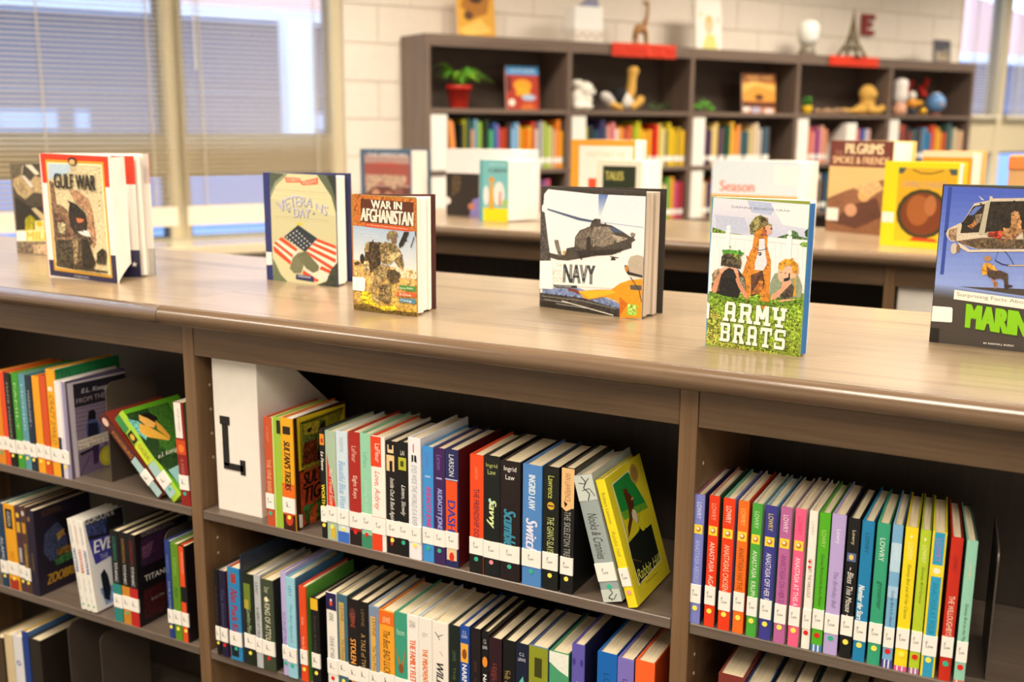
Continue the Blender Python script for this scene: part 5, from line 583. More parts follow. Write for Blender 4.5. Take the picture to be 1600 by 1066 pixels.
def book(x, y, z, w, h, d, spine, rc, lc, label, ops=(), lab=None, dot=None, tilt=0, yaw=0, group=None, side=None, pages=None, full=True):
    r = empty('book', (x, y, z), yaw, -radians(tilt), label=label, cat='book', group=group); t = min(.0022, w*.16)
    # rounded spine
    n = 6; pts = [(w*i/n, .0016*(1-math.sqrt(max(0, 1-(2*i/n-1)**2*.85)))) for i in range(n+1)]+[(w, .0035), (0, .0035)]
    MB().prism(pts, 0, h, 2, col=cc(spine)).build('spine', PRINT, r)
    MB().box(0, t, .0037, d, 0, h, col=cc(lc)).build('back_cover', PRINT, r)
    MB().box(w-t, w, .0037, d, 0, h, col=cc(rc)).build('front_cover', PRINT, r)
    pt = h-.0035
    MB().box(t+.0001, w-t-.0001, .0042, d-.005, .003, pt).build('pages', pages or PAGES, r)
    if ops:
        a = Art(w, h, (0, 0, 0), (1, 0, 0), (0, 0, 1), (0, -1, 0)); spine_ops(a, w, h, ops); a.build('spine_print', r)
    if lab:
        jz = random.uniform(-.0022, .0022)
        l = MB().box(-.0002, w+.0002, -.0009, .0022, .031+jz, .0585+jz, ch=.0001).build('spine_label', LABELM, r)
        a = Art(w, h, (0, -.0009, jz), (1, 0, 0), (0, 0, 1), (0, -1, 0), base=5e-5)
        cx = w*.5; s = min(w*.5, .009)
        a.text('F', [(cx-s*.55, .0505), (cx-s*.25, .0505), (cx-s*.25, .0465), (cx-s*.55, .0465)], '2c2820')
        a.text(lab, [(cx-s*.5, .0465), (cx+s*.5, .0465), (cx+s*.5, .042), (cx-s*.5, .042)], '2c2820'); a.build('call_number', l)
    if dot:
        rr = min(.0036, w*.3); m = MB(); m.prism([(w*.5+rr*cos(2*pi*i/14), .0235+rr*sin(2*pi*i/14)) for i in range(14)], -.0009, -.0001, 1, col=cc(dot, 0)); m.build('colour_dot', PRINT, r)
    if side:
        key, = side; a = Art(d-.0005, h, (w, 0, 0), (0, 1, 0), (0, 0, 1), (1, 0, 0)); a.ops(ART[key]); a.build('cover_print', r)
    return r
def rowof(R, z, where, group, depth=.142, y0=.002, sides={}, over={}):
    for i, (x, w, h, sp, rc, lc, ph, ops, lab, dot) in enumerate(R):
        k = over.get(i, {}); d = k.get('d', depth+random.uniform(-.006, .006)); lb = ph
        if where and len((ph+' '+where).split()) <= 16: lb = ph+' '+where
        if len(lb.split()) < 4: lb = lb+' book on the shelf'
        book(x, y0+k.get('y', random.uniform(0, .002)), z, w, h, d, sp, rc, lc, lb, ops, lab, dot, group=group, side=sides.get(i), yaw=k.get('yaw', 0), tilt=k.get('tilt', 0), pages=k.get('pages'))
rowof(B2S1, SHZ[0], '', 'library books on the middle upper shelf', sides={2: ('sultan',)}, over={2: {'d': .150, 'pages': PAGEW}, 0: {'d': .145}, 11: {'d': .15}})
rowof(B3S1, SHZ[0], 'in the right bay', 'rainbow row of books on the right shelf', over={13: {'yaw': .04}, 14: {'yaw': .06}, 15: {'yaw': .08}, 16: {'yaw': .09}, 17: {'yaw': .1}, 18: {'yaw': .12}, 19: {'yaw': .14}})
rowof(B2S2, SHZ[1], 'on the lower middle shelf', 'library books on the middle lower shelf', y0=-.004)
rowof(B1S1, SHZ[0], '', 'library books on the left upper shelf', sides={8: ('green_top',), 9: ('bay_girl',)}, over={8: {'d': .16}, 9: {'d': .15, 'pages': PAGEW}, 10: {'tilt': 2, 'd': .13}})
rowof(B1S2, SHZ[1], '', 'library books on the left middle shelf', sides={4: ('zoobreak',), 7: ('titanic',)})
rowof(B1S3, SHZ[2], '', 'library books on the left lowest shelf')
# leaning books
G1 = 'library books on the middle upper shelf'
book(.809, .003, SHZ[0]+.0003, .0300, .193, .148, '9aa6a6', 'a8b0a8', 'b4bcb4', 'thick grey spined book with dark floral head, leaning left against the black one',
     [('b', 'c8d0c8', .80, 1), ('b', 'c8d0c8', 0, .10), ('l', '242c28', .0016, [(.4, .99), (.6, .94), (.4, .9), (.65, .85), (.5, .8)]), ('l', '242c28', .0012, [(.2, .94), (.5, .93), (.8, .97)]), ('l', '242c28', .0012, [(.3, .88), (.7, .89), (.9, .83)]), ('l', '242c28', .0014, [(.5, .01), (.35, .04), (.6, .07), (.5, .1)]), ('l', '242c28', .0012, [(.3, .03), (.6, .02), (.8, .06)]), ('t', 'Nooks & Crannies', '38403c', .70, .34, .5, 'i')], 'Law', '30b890', tilt=16, group=G1)
book(.8478, .003, SHZ[0]+.0003, .0145, .193, .140, 'f0dc20', 'dcd02c', 'c8bc28', 'bright yellow book leaning left, green picture of a leaping animal on its cover',
     [('t', 'Robert Lawson', '8c8420', .90, .66, .35), ('t', 'Rabbit Hill', 'a89c24', .60, .40, .35, 'i')], 'Law', 'f0a090', tilt=17.2, group=G1, side=('rabbit',), pages=PAGES)
G2 = 'books leaning in the left bay'
book(-.0835, .003, SHZ[0]+.0004, .0185, .198, .145, '4c1c18', '7c2c20', '4c1c18', 'dark brown book leaning far left under the green one, pale plate on spine',
     [('e', 'e0b8a8', .5, .92, .35, .05), ('t', 'KONIGSBURG', 'c8843c', .80, .48, .45), ('b', 'a8c8c8', .02, .46, .05, .95)], 'L', None, tilt=47, group=G2)
book(-.047, .003, SHZ[0]+.0004, .0262, .197, .142, 'a4cc34', '5ca020', 'b0d040', 'lime green book leaning far left, girl lying in grass on its cover',
     [('b', '3c8c48', .82, 1, 0, .6), ('b', '141a10', .68, .80, .1, .7), ('e', 'e8b838', .4, .74, .2, .035), ('b', 'd0dc30', .44, .66, 0, .8), ('t', 'KONIGSBURG', '303818', .64, .46, .4), ('b', 'a8ccc8', .05, .43, 0, .8)], 'L', '58b8a0', tilt=44.4, group=G2, side=('grass_girl',))
# white trio leaning slightly right
G3 = 'white paperback trio on the left middle shelf'
for i, (x, w, c, nm) in enumerate(((-.3185, .0145, '3c58a8', 'white paperback with blue title strip, first of the leaning white trio'), (-.3035, .0145, 'c8401c', 'white paperback with red title strip, middle of the leaning white trio'), (-.2885, .0145, '3c3c90', 'white paperback with violet title strip, last of the trio, snowy cover showing'))):
    book(x, .003, SHZ[1]+.0022-.0, w, .188, .10, 'eeebe2', 'e8e6e0', 'eeebe2', nm, [('t', 'GORDON KORMAN', c, .94, .74, .25), ('b', c, .42, .68, .3, .8), ('t', 'EVEREST', 'f0f0f0', .67, .43, .4, 'b'), ('t', 'THE CLIMB', 'a8a8b8', .36, .22, .25), ('t', 'L', '404040', .14, .12, .2, 'h'), ('e', '3cb878', .6, .06, .2, .012)], None, None, tilt=8 if 0 else 7, group=G3, side=('white_ev',) if i == 2 else None, pages=PAGEW)
# right bay lower shelf: only page tops show
rx = .985
lows = [('7c3028', 'cream topped thick book with red cover'), ('1c3c70', 'cream topped book with navy cover'), ('14141c', 'cream topped book with black cover'), ('2c2c34', 'cream topped book with charcoal cover'), ('1c4038', 'cream topped book with dark green cover'), ('30201c', 'cream topped book with dark brown cover'), ('5c1c28', 'cream topped book with wine cover'), ('24304c', 'cream topped book with slate blue cover')]
for i, (c, nm) in enumerate(lows):
    w = .036 if i == 0 else random.uniform(.024, .034)
    book(rx, .004, SHZ[1], w, .205+random.uniform(-.008, .012), .145, c, c, c, nm+' under the rainbow row, lowest right shelf', [], 'Low', None, group='books under the rainbow row'); rx += w+.001
# bookends: bent sheet steel
def bookend(x, z, label, H=.20, y=.03, rz=0, mat=None, mir=1):
    r = empty('bookend', (x, y, z), rz, label=label, cat='bookend', group='grey brown metal bookends'); mt = mat or plain('5a5048', .38, .3); R = .018; D = .125
    pts = [(0, 0), (D, 0), (D, H)]+[(R-R*sin(a), H-R+R*cos(a)) for a in [pi/2*i/6 for i in range(7)]]
    MB().prism(pts, -.0011, .0011, 0).build('upright_plate', mt, r)
    MB().box(min(0, mir*.075), max(0, mir*.075), 0, D, 0, .0012).build('base_plate', mt, r)
    return r
bookend(-.236, SHZ[0], 'grey brown metal bookend right of the lilac book, left upper shelf', H=.197, mir=-1)
bookend(-.104, SHZ[1], 'grey brown metal bookend beside the thin blue book', H=.198, mir=1)
bookend(1.322, SHZ[0], 'metal bookend at the right end of the rainbow row', H=.175, rz=.10, mir=-1)
bookend(-.40, SHZ[2], 'metal bookend on the lowest left shelf, beside the dark brown book', H=.21, mir=-1)
bookend(-.305, SHZ[2], 'metal bookend on the lowest left shelf, right of its twin', H=.21, mir=1)
# white magazine files
def magfile(M, w, D, H, label, letter=None, group=None, ops=None, zb=.45):
    r = empty('magazine_file', (0, 0, 0), label=label, cat='file box', group=group, mat=M); t = .0025
    MB().box(0, w, 0, t, 0, H, ch=.0006).build('front_panel', WHITE, r)
    prof = [(t, 0), (D, 0), (D, H*zb), (.045, H), (t, H)]
    for x in (0, w-t): MB().prism(prof, x, x+t, 0).build('side_panel', WHITE, r)
    MB().box(t, w-t, D-t, D, 0, H*zb).build('rear_panel', WHITE, r); MB().box(t, w-t, t, D-t, 0, t).build('base_panel', WHITE, r)
    return r
lf = magfile(Matrix.Translation((.045, .0225, SHZ[0])), .1015, .24, .30, 'white cardboard magazine file with a large black letter L', group=None)
Lp = [(.038, .056), (.062, .056), (.062, .062), (.09-.002, .062), (.088, .050), (.099, .050), (.099, .084), (.088, .084), (.088, .077), (.061, .077)]
lm = MB()
for q in ([(.040, .162), (.062, .162), (.062, .177), (.040, .177)], [(.0445, .086), (.0575, .086), (.0575, .163), (.0445, .163)], [(.0445, .080), (.090, .080), (.090, .0915), (.0445, .0915)], [(.083, .074), (.094, .074), (.094, .101), (.083, .101)]):
    lm.prism([(a-.026, b) for a, b in q], -.0016, -.0002, 1)
lo = lm.build('letter_l', plain('1c1a18', .6), lf, label='black slab serif letter L')
MB().box(.1015, .1022, .028, .075, .008, .014).build('maker_mark', plain('20242c', .5), lf)
magfile(Matrix.Translation((.982, Y2+.022, SHZ[0])), .10, .22, .285, 'white file box under the rear counter, beside its right post')
# ------------------------------------------------------------------ display books standing open on the front counter
def display(key, label, back, edge, ops=None, parts=3, cov=None, A=None, B=None, C=None, H=None, z=ZT, inset=.006, pc=None, n_leaf=0, spine_w=.008, inside=None, group=None, W=None, blockh=.006, f0=0):
    if A is None: A, B, C, H = CB[key]
    A = Vector(A); B = Vector(B); C = Vector(C); d = B-A; yaw = math.atan2(d.y, d.x); Wd = d.length
    r = empty('book', (A.x, A.y, z), yaw, label=label, cat='book', group=group)
    Rm = Matrix.Rotation(-yaw, 2); c = Rm @ (C-A); t = .0022
    A2 = Vector((0, spine_w)); e = (c-A2); L = e.length; e.normalize(); nrm = Vector((-e.y, e.x))
    MB().box(0, Wd, 0, t, 0, H, col=cc(cov or 'f0ece4')).build('front_cover', PRINT, r)
    MB().prism([tuple(A2), tuple(c), tuple(c-nrm*(-t)), tuple(A2+nrm*t)], 0, H, 2, col=cc(back)).build('back_cover', PRINT, r)
    MB().prism([(-.001, 0), (.0006, 0), (.0006, spine_w+t), (-.001, spine_w+t)], 0, H, 2, col=cc(edge)).build('spine', PRINT, r)
    # page fan, in wedges with jagged fore-edge
    a0 = Vector((Wd-inset, t+.0004)); a1 = A2+e*(L-inset)-nrm*.0006; p0 = Vector((.003, t+.0004)); p1 = A2+e*.003-nrm*.0006
    g = MB(); K = parts*6
    for q in range(parts):
        m = MB(); out = []
        for i in range(7):
            f = f0+(1-f0)*(q+i/6*.93)/parts; v = a0.lerp(a1, f); sag = sin(pi*f)*.012
            dirv = (v-p0.lerp(p1, f)).normalized(); v = v+dirv*(sag*.5-random.uniform(0, .0025)-(.004 if q % 2 else 0)); out.append(tuple(v))
        base = [tuple(p0.lerp(p1, f0+(1-f0)*(q+.93)/parts)), tuple(p0.lerp(p1, f0+(1-f0)*q/parts))]
        m.prism(out+base, blockh*.5+.0005*(q % 2), H-blockh*.6-.001*(q % 2), 2)
        m.build('pages', (pc[q] if isinstance(pc, list) else pc) or LEAFP, r)
    a = Art(Wd, H, (0, 0, 0), (1, 0, 0), (0, 0, 1), (0, -1, 0)); a.ops(ops if ops is not None else ART[key]); a.build('cover_print', r)
    return r, c, e, nrm, Wd, H
def bands(r, c, e, nrm, H, L):  # coloured bands round the back cover's fore-edge
    for (z0, z1, col) in L:
        p = c+e*.0004; MB().prism([tuple(p-e*.012), tuple(p), tuple(p+nrm*.0027), tuple(p-e*.012+nrm*.0027)], z0, z1, 2, col=cc(col)).build('cover_band', PRINT, r)
r, c, e, nr, Wd, H = display('gulf', 'red, white and navy book titled Gulf War standing wide open on the counter', 'eeeae4', 'dd3a1e', cov='f0ece4', parts=2, inset=.010, f0=.80)
bands(r, c, e, nr, H, ((H-.06, H, 'dd3a1e'), (0, .055, '25244a')))
f_in = .74; A2g = Vector((.003, .005)); Eg = Vector((Wd-.010, .0026)).lerp(Vector((c.x, c.y))-e*.012, f_in); m = MB(); dg = (Eg-A2g); ng = Vector((-dg.y, dg.x)).normalized()*.0006
for z0, z1, col in ((.0, .055, '25244a'), (.055, H-.06, 'f4f0ea'), (H-.06, H-.004, 'd8381e')):
    m.prism([tuple(A2g), tuple(Eg), tuple(Eg+ng), tuple(A2g+ng)], z0, z1, 2, col=cc(col))
m.build('jacket_flap', PRINT, r)
a = Art(dg.length, H, (A2g.x, A2g.y, 0), (dg.x/dg.length, dg.y/dg.length, 0), (0, 0, 1), (dg.y/dg.length, -dg.x/dg.length, 0)); L = dg.length
a.poly([(L-.012+.006*(1 if k % 2 == 0 else .45)*sin(2*pi*k/10), .026+.006*(1 if k % 2 == 0 else .45)*cos(2*pi*k/10)) for k in range(10)], 'f4f0ea'); a.build('flap_star', r)
yw = -r.rotation_euler.z; RY = Matrix.Rotation(yw, 2); n_ = RY @ (Vector((-.2765, .117))-Vector((r.location.x, r.location.y))); f_ = RY @ (Vector((-.316, .186))-Vector((r.location.x, r.location.y)))
k_ = Vector((-(f_-n_).y, (f_-n_).x)).normalized()*.0008; m = MB()
for t0, t1 in ((0, .25), (.25, .5), (.5, .75), (.75, 1)):
    P_ = [n_.lerp(f_, t)+k_*2*sin(pi*t) for t in (t0, t1)]; zb = [.003+.026*t for t in (t0, t1)]
    q = [Vector((P_[0].x, P_[0].y, zb[0])), Vector((P_[1].x, P_[1].y, zb[1])), Vector((P_[1].x, P_[1].y, H-.005)), Vector((P_[0].x, P_[0].y, H-.004))]; o3 = Vector((k_.x, k_.y, 0))*.4
    m.face(q); m.face([v+o3 for v in q][::-1])
m.build('loose_leaf', plain('f8f5ee', .7), r)
rr_, c, e, nr, Wd, H = display('flag', 'navy spined book titled Veterans Day with a flag on its cover', '20285c', '25306c', cov='25306c', parts=2)
display('afg', 'small tan book titled War in Afghanistan with a kneeling soldier on its cover', '4c1c14', 'c8743a', cov='a8843c', parts=3)
display('navy', 'square book titled Navy with a grey helicopter on its cover', '2c2824', '4c4848', cov='3c3834', parts=4, pc=pagemat('page_edges_navy', 'c9b9a8', 0))
display('army', 'novel titled Army Brats with a helmeted dog and two children', 'f4f0ea', '5ca8dc', cov='8a9e40', parts=2, inset=.0005, spine_w=.012, pc=[plain('2c6cac', .4), LEAF])
display('marine', 'large blue book about Marines with a helicopter, cut by the right edge', '244c34', '1c1a18', cov='46403c', parts=2)
display('left', 'dark camouflage military book behind the red and white one at far left', '8c8468', '3c382c', cov='8c7c68', parts=2)
# ------------------------------------------------------------------ books on the rear counter
def rd(label, A, B, C, H, ops, back, edge, cov, parts=2, **k):
    Wd = math.hypot(B[0]-A[0], B[1]-A[1]); return display(None, label, back, edge, ops=F(Wd, H, ops), A=A, B=B, C=C, H=H, cov=cov, parts=parts, **k)
rd('blue bordered book with a reddish crowd picture on the rear counter', (-.875, 1.75), (-.663, 1.75), (-.64, 1.84), .221,
   [('b', '4c6884', 0, 1, 0, 1), ('b', 'b89890', .08, .97, .05, .92), ('b', 'a8584c', .08, .97, .45, .78), ('b', '6c3c34', .08, .97, .05, .42), ('p', 'c8a890', [(.1, .3), (.4, .5), (.7, .35), (.9, .5), (.9, .6), (.1, .6)], .6), ('e', 'c89878', .3, .3, .08, .08), ('e', 'b8806c', .55, .25, .1, .1), ('e', '8c5c50', .75, .35, .09, .08), ('t', 'REVOLUTION', 'd84838', .3, .72, .74, .80), ('t', 'THE AMERICAN', 'e8e8ec', .15, .9, .88, .95)], '3c5870', '4c6884', '4c6884')
rd('wide white and black photo book behind the small teal one', (-.553, 1.80), (-.291, 1.80), (-.25, 1.90), .226,
   [('b', 'f0ecec', 0, 1, 0, 1), ('b', '2c2420', 0, .5, 0, .64), ('p', '5c4a34', [(.08, .3), (.2, .35), (.22, .6), (.1, .6)], .6), ('p', 'e0c8b0', [(.5, .0), (1, .0), (1, .62), (.55, .62)], .1), ('e', 'd88468', .72, .44, .12, .16), ('e', 'e0c4b8', .7, .6, .16, .08), ('p', '8c80c0', [(.35, 0), (.55, 0), (.52, .3), (.4, .25)], .1), ('p', 'f0dcc8', [(.55, 0), (.9, 0), (.9, .25), (.6, .3)], .05), ('e', 'c87c5c', .38, .15, .05, .05), ('e', 'f4ece8', 0.0, .22, .07, .06)], 'e8e4dc', 'f0ecec', 'f0ecec', parts=3)
rd('small teal and yellow picture book with a giraffe, in front of the photo book', (-.349, 1.675), (-.248, 1.68), (-.195, 1.80), .197,
   [('b', '7cc4c8', 0, 1, 0, 1), ('b', 'f0e010', .12, 1, 0, .22), ('b', '5ca8b0', 0, .1, 0, 1), ('p', 'e8a818', [(.32, .2), (.5, .2), (.46, .66), (.36, .64)], .1), ('e', 'e89c20', .42, .68, .1, .04), ('e', 'ececf0', .22, .42, .1, .16), ('e', 'f0ece8', .68, .45, .2, .2), ('p', 'c87850', [(.66, .25), (.74, .25), (.76, .5), (.7, .48)], .1), ('e', 'a8c870', .88, .3, .1, .07), ('t', 'A GIRAFFE', '5c4c5c', .3, .95, .80, .86, 'b'), ('t', 'picture tale', 'c8e4e4', .35, .9, .9, .96)], 'f4f0ea', '5ca8b0', '7cc4c8', parts=3)
rd('orange and white bordered tall book on the rear counter, behind the framed dark one', (-.060, 1.75), (.155, 1.75), (.165, 1.82), .264,
   [('b', 'eca030', 0, 1, 0, 1), ('b', 'f0ebe0', .13, .97, 0, .93), ('b', 'e8502c', .28, .6, 0, .55), ('t', 'HISTORY OF', 'd8c8a0', .25, .85, .80, .86)], 'f0e8d8', 'e89c28', 'eca030')
rd('white framed book with a dark green picture on the rear counter', (.085, 1.62), (.228, 1.62), (.262, 1.70), .207,
   [('b', 'f4ead4', 0, 1, 0, 1), ('b', '24301c', .14, .88, .12, .92), ('t', 'TALES', 'c8c060', .2, .6, .72, .84, 'b'), ('p', 'c89458', [(.2, .4), (.5, .55), (.85, .62), (.8, .5), (.4, .38)], .5), ('e', 'e0b080', .5, .4, .2, .08)], 'f0e8dc', 'f4ead4', 'f4ead4', parts=3)
rd('pale blue and green book with an antlered animal, behind the dog novel', (.417, 1.70), (.669, 1.70), (.70, 1.80), .213,
   [('b', 'd8e4ec', 0, 1, .5, 1), ('b', 'a8b454', 0, 1, 0, .52), ('t', 'Season', 'e8846c', .1, .5, .58, .72, 'b'), ('b', 'e8a848', 0, 1, .50, .535), ('p', '8c4c28', [(.28, .5), (.34, .5), (.4, .34), (.36, .3)], .1), ('p', '8c4c28', [(.56, .3), (.6, .34), (.66, .5), (.6, .5)], .1), ('e', 'd8a030', .46, .38, .09, .15), ('e', '3c2c1c', .48, .27, .1, .05), ('b', 'e8ecec', .72, .98, .68, .94)], 'e8e4dc', 'c8d8e4', 'd8e4ec', parts=2)
rd('tall brown titled book with a crowd picture beside the yellow one', (.700, 1.955), (.892, 1.87), (.945, 1.93), .27,
   [('b', 'e0b878', 0, 1, 0, 1), ('b', '6c3024', 0, 1, .72, 1), ('t', 'THE', 'b87c60', .08, .2, .84, .89), ('t', 'PILGRIMS', 'f0d8a8', .25, .85, .86, .97, 'b'), ('t', 'SMOKE & FRIENDS', 'e0b888', .05, .95, .75, .83, 'b'), ('p', '8c5c3c', [(0, 0), (1, 0), (1, .62), (.7, .56), (.3, .46), (0, .36)], .8), ('p', '5c3424', [(.1, .1), (.5, .05), (.9, .2), (.8, .4), (.4, .3)], .8), ('e', 'e0a868', .6, .42, .1, .07), ('e', 'c89470', .4, .25, .1, .07), ('p', 'd8b078', [(.4, .5), (.7, .4), (.9, .5), (.8, .58)], .3), ('b', 'f0ece4', -.02, .2, .12, .26)], 'e8c878', '6c3024', 'e0b878')
rd('bright yellow bordered book with a brown wreathed shape, on the rear counter', (.911, 1.625), (1.096, 1.585), (1.11, 1.66), .222,
   [('b', 'f4dc10', 0, 1, 0, 1), ('b', '4c5850', .19, .98, .07, .93), ('b', 'e8b020', .19, .98, .25, .86), ('b', 'f0c41c', .19, .98, .07, .28), ('p', 'e8b020', [(.25, .86), (.9, .86), (.86, .93), (.3, .93)], .1), ('t', 'GIVING THANKS', 'c8a070', .26, .85, .70, .78, 'b'), ('e', '3c3c1c', .56, .40, .36, .29), ('e', '7c3c1c', .56, .40, .30, .25), ('e', 'a8602c', .5, .44, .16, .18), ('e', 'b87040', .66, .5, .08, .12), ('p', 'd84818', [(.4, .08), (.8, .08), (.75, .12), (.45, .12)], .1), ('l', '3c3424', .003, [(.38, .91), (.5, .87), (.65, .87), (.8, .91)]), ('b', 'f0ece0', -.02, .17, .28, .40)], 'e8c820', 'f4dc10', 'f4dc10')
rd('orange topped book half hidden behind the yellow bordered one', (.969, 1.90), (1.10, 1.89), (1.13, 1.97), .245,
   [('b', 'ec8c1c', 0, 1, 0, 1), ('b', 'f0c8a8', 0, 1, .93, 1), ('t', 'HARVEST', 'f4e0c8', .2, .9, .8, .88, 'b')], 'f0b060', 'f0c8a8', 'ec8c1c')
cb = empty('cardboard_box', (1.203, 1.70, ZT), -.05, label='small tan cardboard box on the rear counter at the right edge', cat='box')
MB().box(0, .2, 0, .12, 0, .205, ch=.002).build('body', plain('c89c68', .7), cb); MB().box(-.002, .202, -.002, .122, .205, .24, ch=.002).build('lid', plain('d0803c', .7), cb)
# books inside the rear bookcase, mostly in shade
pal = ['c8963c', 'b8b0a0', '6c8cb0', 'e0a828', '4c6428', '8c3c30', '30506c', 'c87848', '28242c', '7c5c8c', 'd8d0c0', '3c7c68']
SIDE = {}
def simple_book(M, w, h, d, col, label, group, lab=True):
    r = empty('book', (0, 0, 0), label=label, cat='book', group=group, mat=M); t = .002
    m = MB(); m.box(0, w, 0, .003, 0, h, col=cc(col)); m.box(0, t, .003, d, 0, h, col=cc(col)); m.box(w-t, w, .003, d, 0, h, col=cc(col)); m.build('cover', PRINT, r)
    MB().box(t, w-t, .0032, d-.004, .003, h-.004).build('pages', PAGES, r)
    if lab: MB().box(-.0002, w+.0002, -.0006, .002, .03, .06).build('spine_label', LABELM, r)
    return r
def cname(h):
    r, g, b = [int(h[i:i+2], 16) for i in (0, 2, 4)]
    tb = {'black': (25, 22, 25), 'white': (230, 228, 222), 'cream': (225, 205, 165), 'grey': (140, 140, 140), 'red': (190, 40, 30), 'orange': (230, 110, 30), 'amber': (235, 170, 30), 'yellow': (240, 220, 40), 'lime': (170, 190, 60), 'green': (50, 130, 60), 'dark green': (40, 60, 35), 'teal': (50, 130, 130), 'blue': (50, 90, 170), 'pale blue': (130, 180, 220), 'navy': (30, 40, 90), 'purple': (120, 70, 130), 'lilac': (180, 150, 200), 'pink': (225, 140, 150), 'brown': (110, 70, 45), 'salmon': (220, 130, 100), 'maroon': (100, 30, 40), 'slate': (70, 90, 110), 'tan': (190, 150, 100)}
    return min(tb, key=lambda k: sum((a-b_)**2 for a, b_ in zip(tb[k], (r, g, b))))
ORD = ['first', 'second', 'third', 'fourth', 'fifth', 'sixth', 'seventh', 'eighth', 'ninth', 'tenth', 'eleventh', 'twelfth', 'thirteenth', 'fourteenth', 'fifteenth', 'sixteenth', 'seventeenth', 'eighteenth', 'nineteenth', 'twentieth', 'twenty-first', 'twenty-second', 'twenty-third', 'twenty-fourth', 'twenty-fifth', 'twenty-sixth', 'twenty-seventh', 'twenty-eighth', 'twenty-ninth', 'thirtieth', 'thirty-first', 'thirty-second', 'thirty-third', 'thirty-fourth', 'thirty-fifth']
for (x0, n, un) in ((.10, 15, 'middle'), (.62, 8, 'middle right')):
    x = x0
    for i in range(n):
        w = random.uniform(.012, .022); h = .185+random.uniform(-.012, .02); c = random.choice(pal)
        simple_book(Matrix.Translation((x, Y2+.004, SHZ[0])), w, h, .14, c, '%s book in the rear low bookcase, %s from the left of its %s group' % (cname(c), ORD[i], un), 'books in the rear low bookcase'); x += w+.002
# ------------------------------------------------------------------ tall wall bookcase
wc = empty('wall_bookcase', (0, 0, 0), label='long dark brown five bay bookcase standing against the block wall', cat='bookcase', mat=RM @ Matrix.Translation((0, 0, ZF)))
NB = 5; P = .914; CD = .292; TZ = .862-ZF; RZ = [.479, .151, -.177, -.505, -.83]
for k in range(NB+1):
    x = k*P-.0; a, b = (x-.012, x+.018) if k else (x-.004, x+.026)
    MB().box(a, b, 0, CD, 0, TZ-.001, ch=.001).build('upright_panel', WALLC, wc)
for k in range(NB):
    a = k*P+(.0265 if k == 0 else .0185); b = (k+1)*P-.0125
    MB().box(a, b, CD-.012, CD-.002, .05, TZ-.03).build('back_panel', plain('564840', .6), wc)
    MB().box(a, b, .001, CD-.013, TZ-.04, TZ, ch=.001).build('top_board', WALLCX, wc)
    MB().box(a, b, .0, .016, TZ-.062, TZ-.041).build('top_rail', WALLCX, wc)
    MB().box(a, b, .02, .035, 0, .07).build('kick_board', WALLCX, wc)
    for z in RZ: MB().box(a, b, .002, CD-.013, z-.025-ZF, z-ZF, ch=.001).build('shelf', WALLCX, wc)
BN = ['first', 'second', 'third', 'fourth', 'fifth']
rows = {
 0: ['e89448', 'd8905c', '18201c', 'a8a018', '28504c', 'd89468', '6c9cb0', '8cb040', '101014', '243c24', '4cb078', '3c5c9c', '8c64a0', 'c8401c', 'a83818', '3c2018', '84b4dc', '78a8d0', 'e8a820', 'd89418', 'e87818', 'd8b828', 'c83c30', 'e0d0c0', 'a8a8b0', 'b0bc50', 'a8c054', 'd0c898', 'd8a878', 'e88020', 'f0a818'],
 1: ['9cac3c', '30343c', '1c4454', '24405c', '3c3460', '1c6c70', 'e89890', 'd88080', 'e0d4cc', 'e89c24', 'd88060', 'c85c3c', 'd86c3c', 'a8b828', 'c0c020', 'e8b418', 'f0c038', 'e8a01c', 'c8281c', 'd82c1c', 'c8c060', 'ecdc90', '4c4450', 'c8b020', 'e8c018', 'c8a820', 'b89c28', 'e8b828'],
 2: ['5c3c60', '4c3450', 'd8c080', 'd8bc70', '58405c', '405c3c', '2c5c3c', 'e8b030', 'e88838', 'e09048', '4c6c78', '3c5c68', 'd0b878', 'c8b080', 'd8c8b4', 'c8b8a8', '34586c', '4c5058'],
 3: ['d8c89c', 'c85c48', 'e09080', '8c3c78', 'a8588c', 'e0a48c', 'd89070'],
 4: ['2c2c38', 'b04c34', '3c2c34', 'a03c2c', '4c6464', '34303c', '5c6c7c', '3c8cc0', '34709c', 'd8502c', 'd8a030', 'e0a83c', 'c8542c', '3c5c5c', '5c7c7c', 'c8b898', 'b89c80', 'd8b08c']}
nb = 0
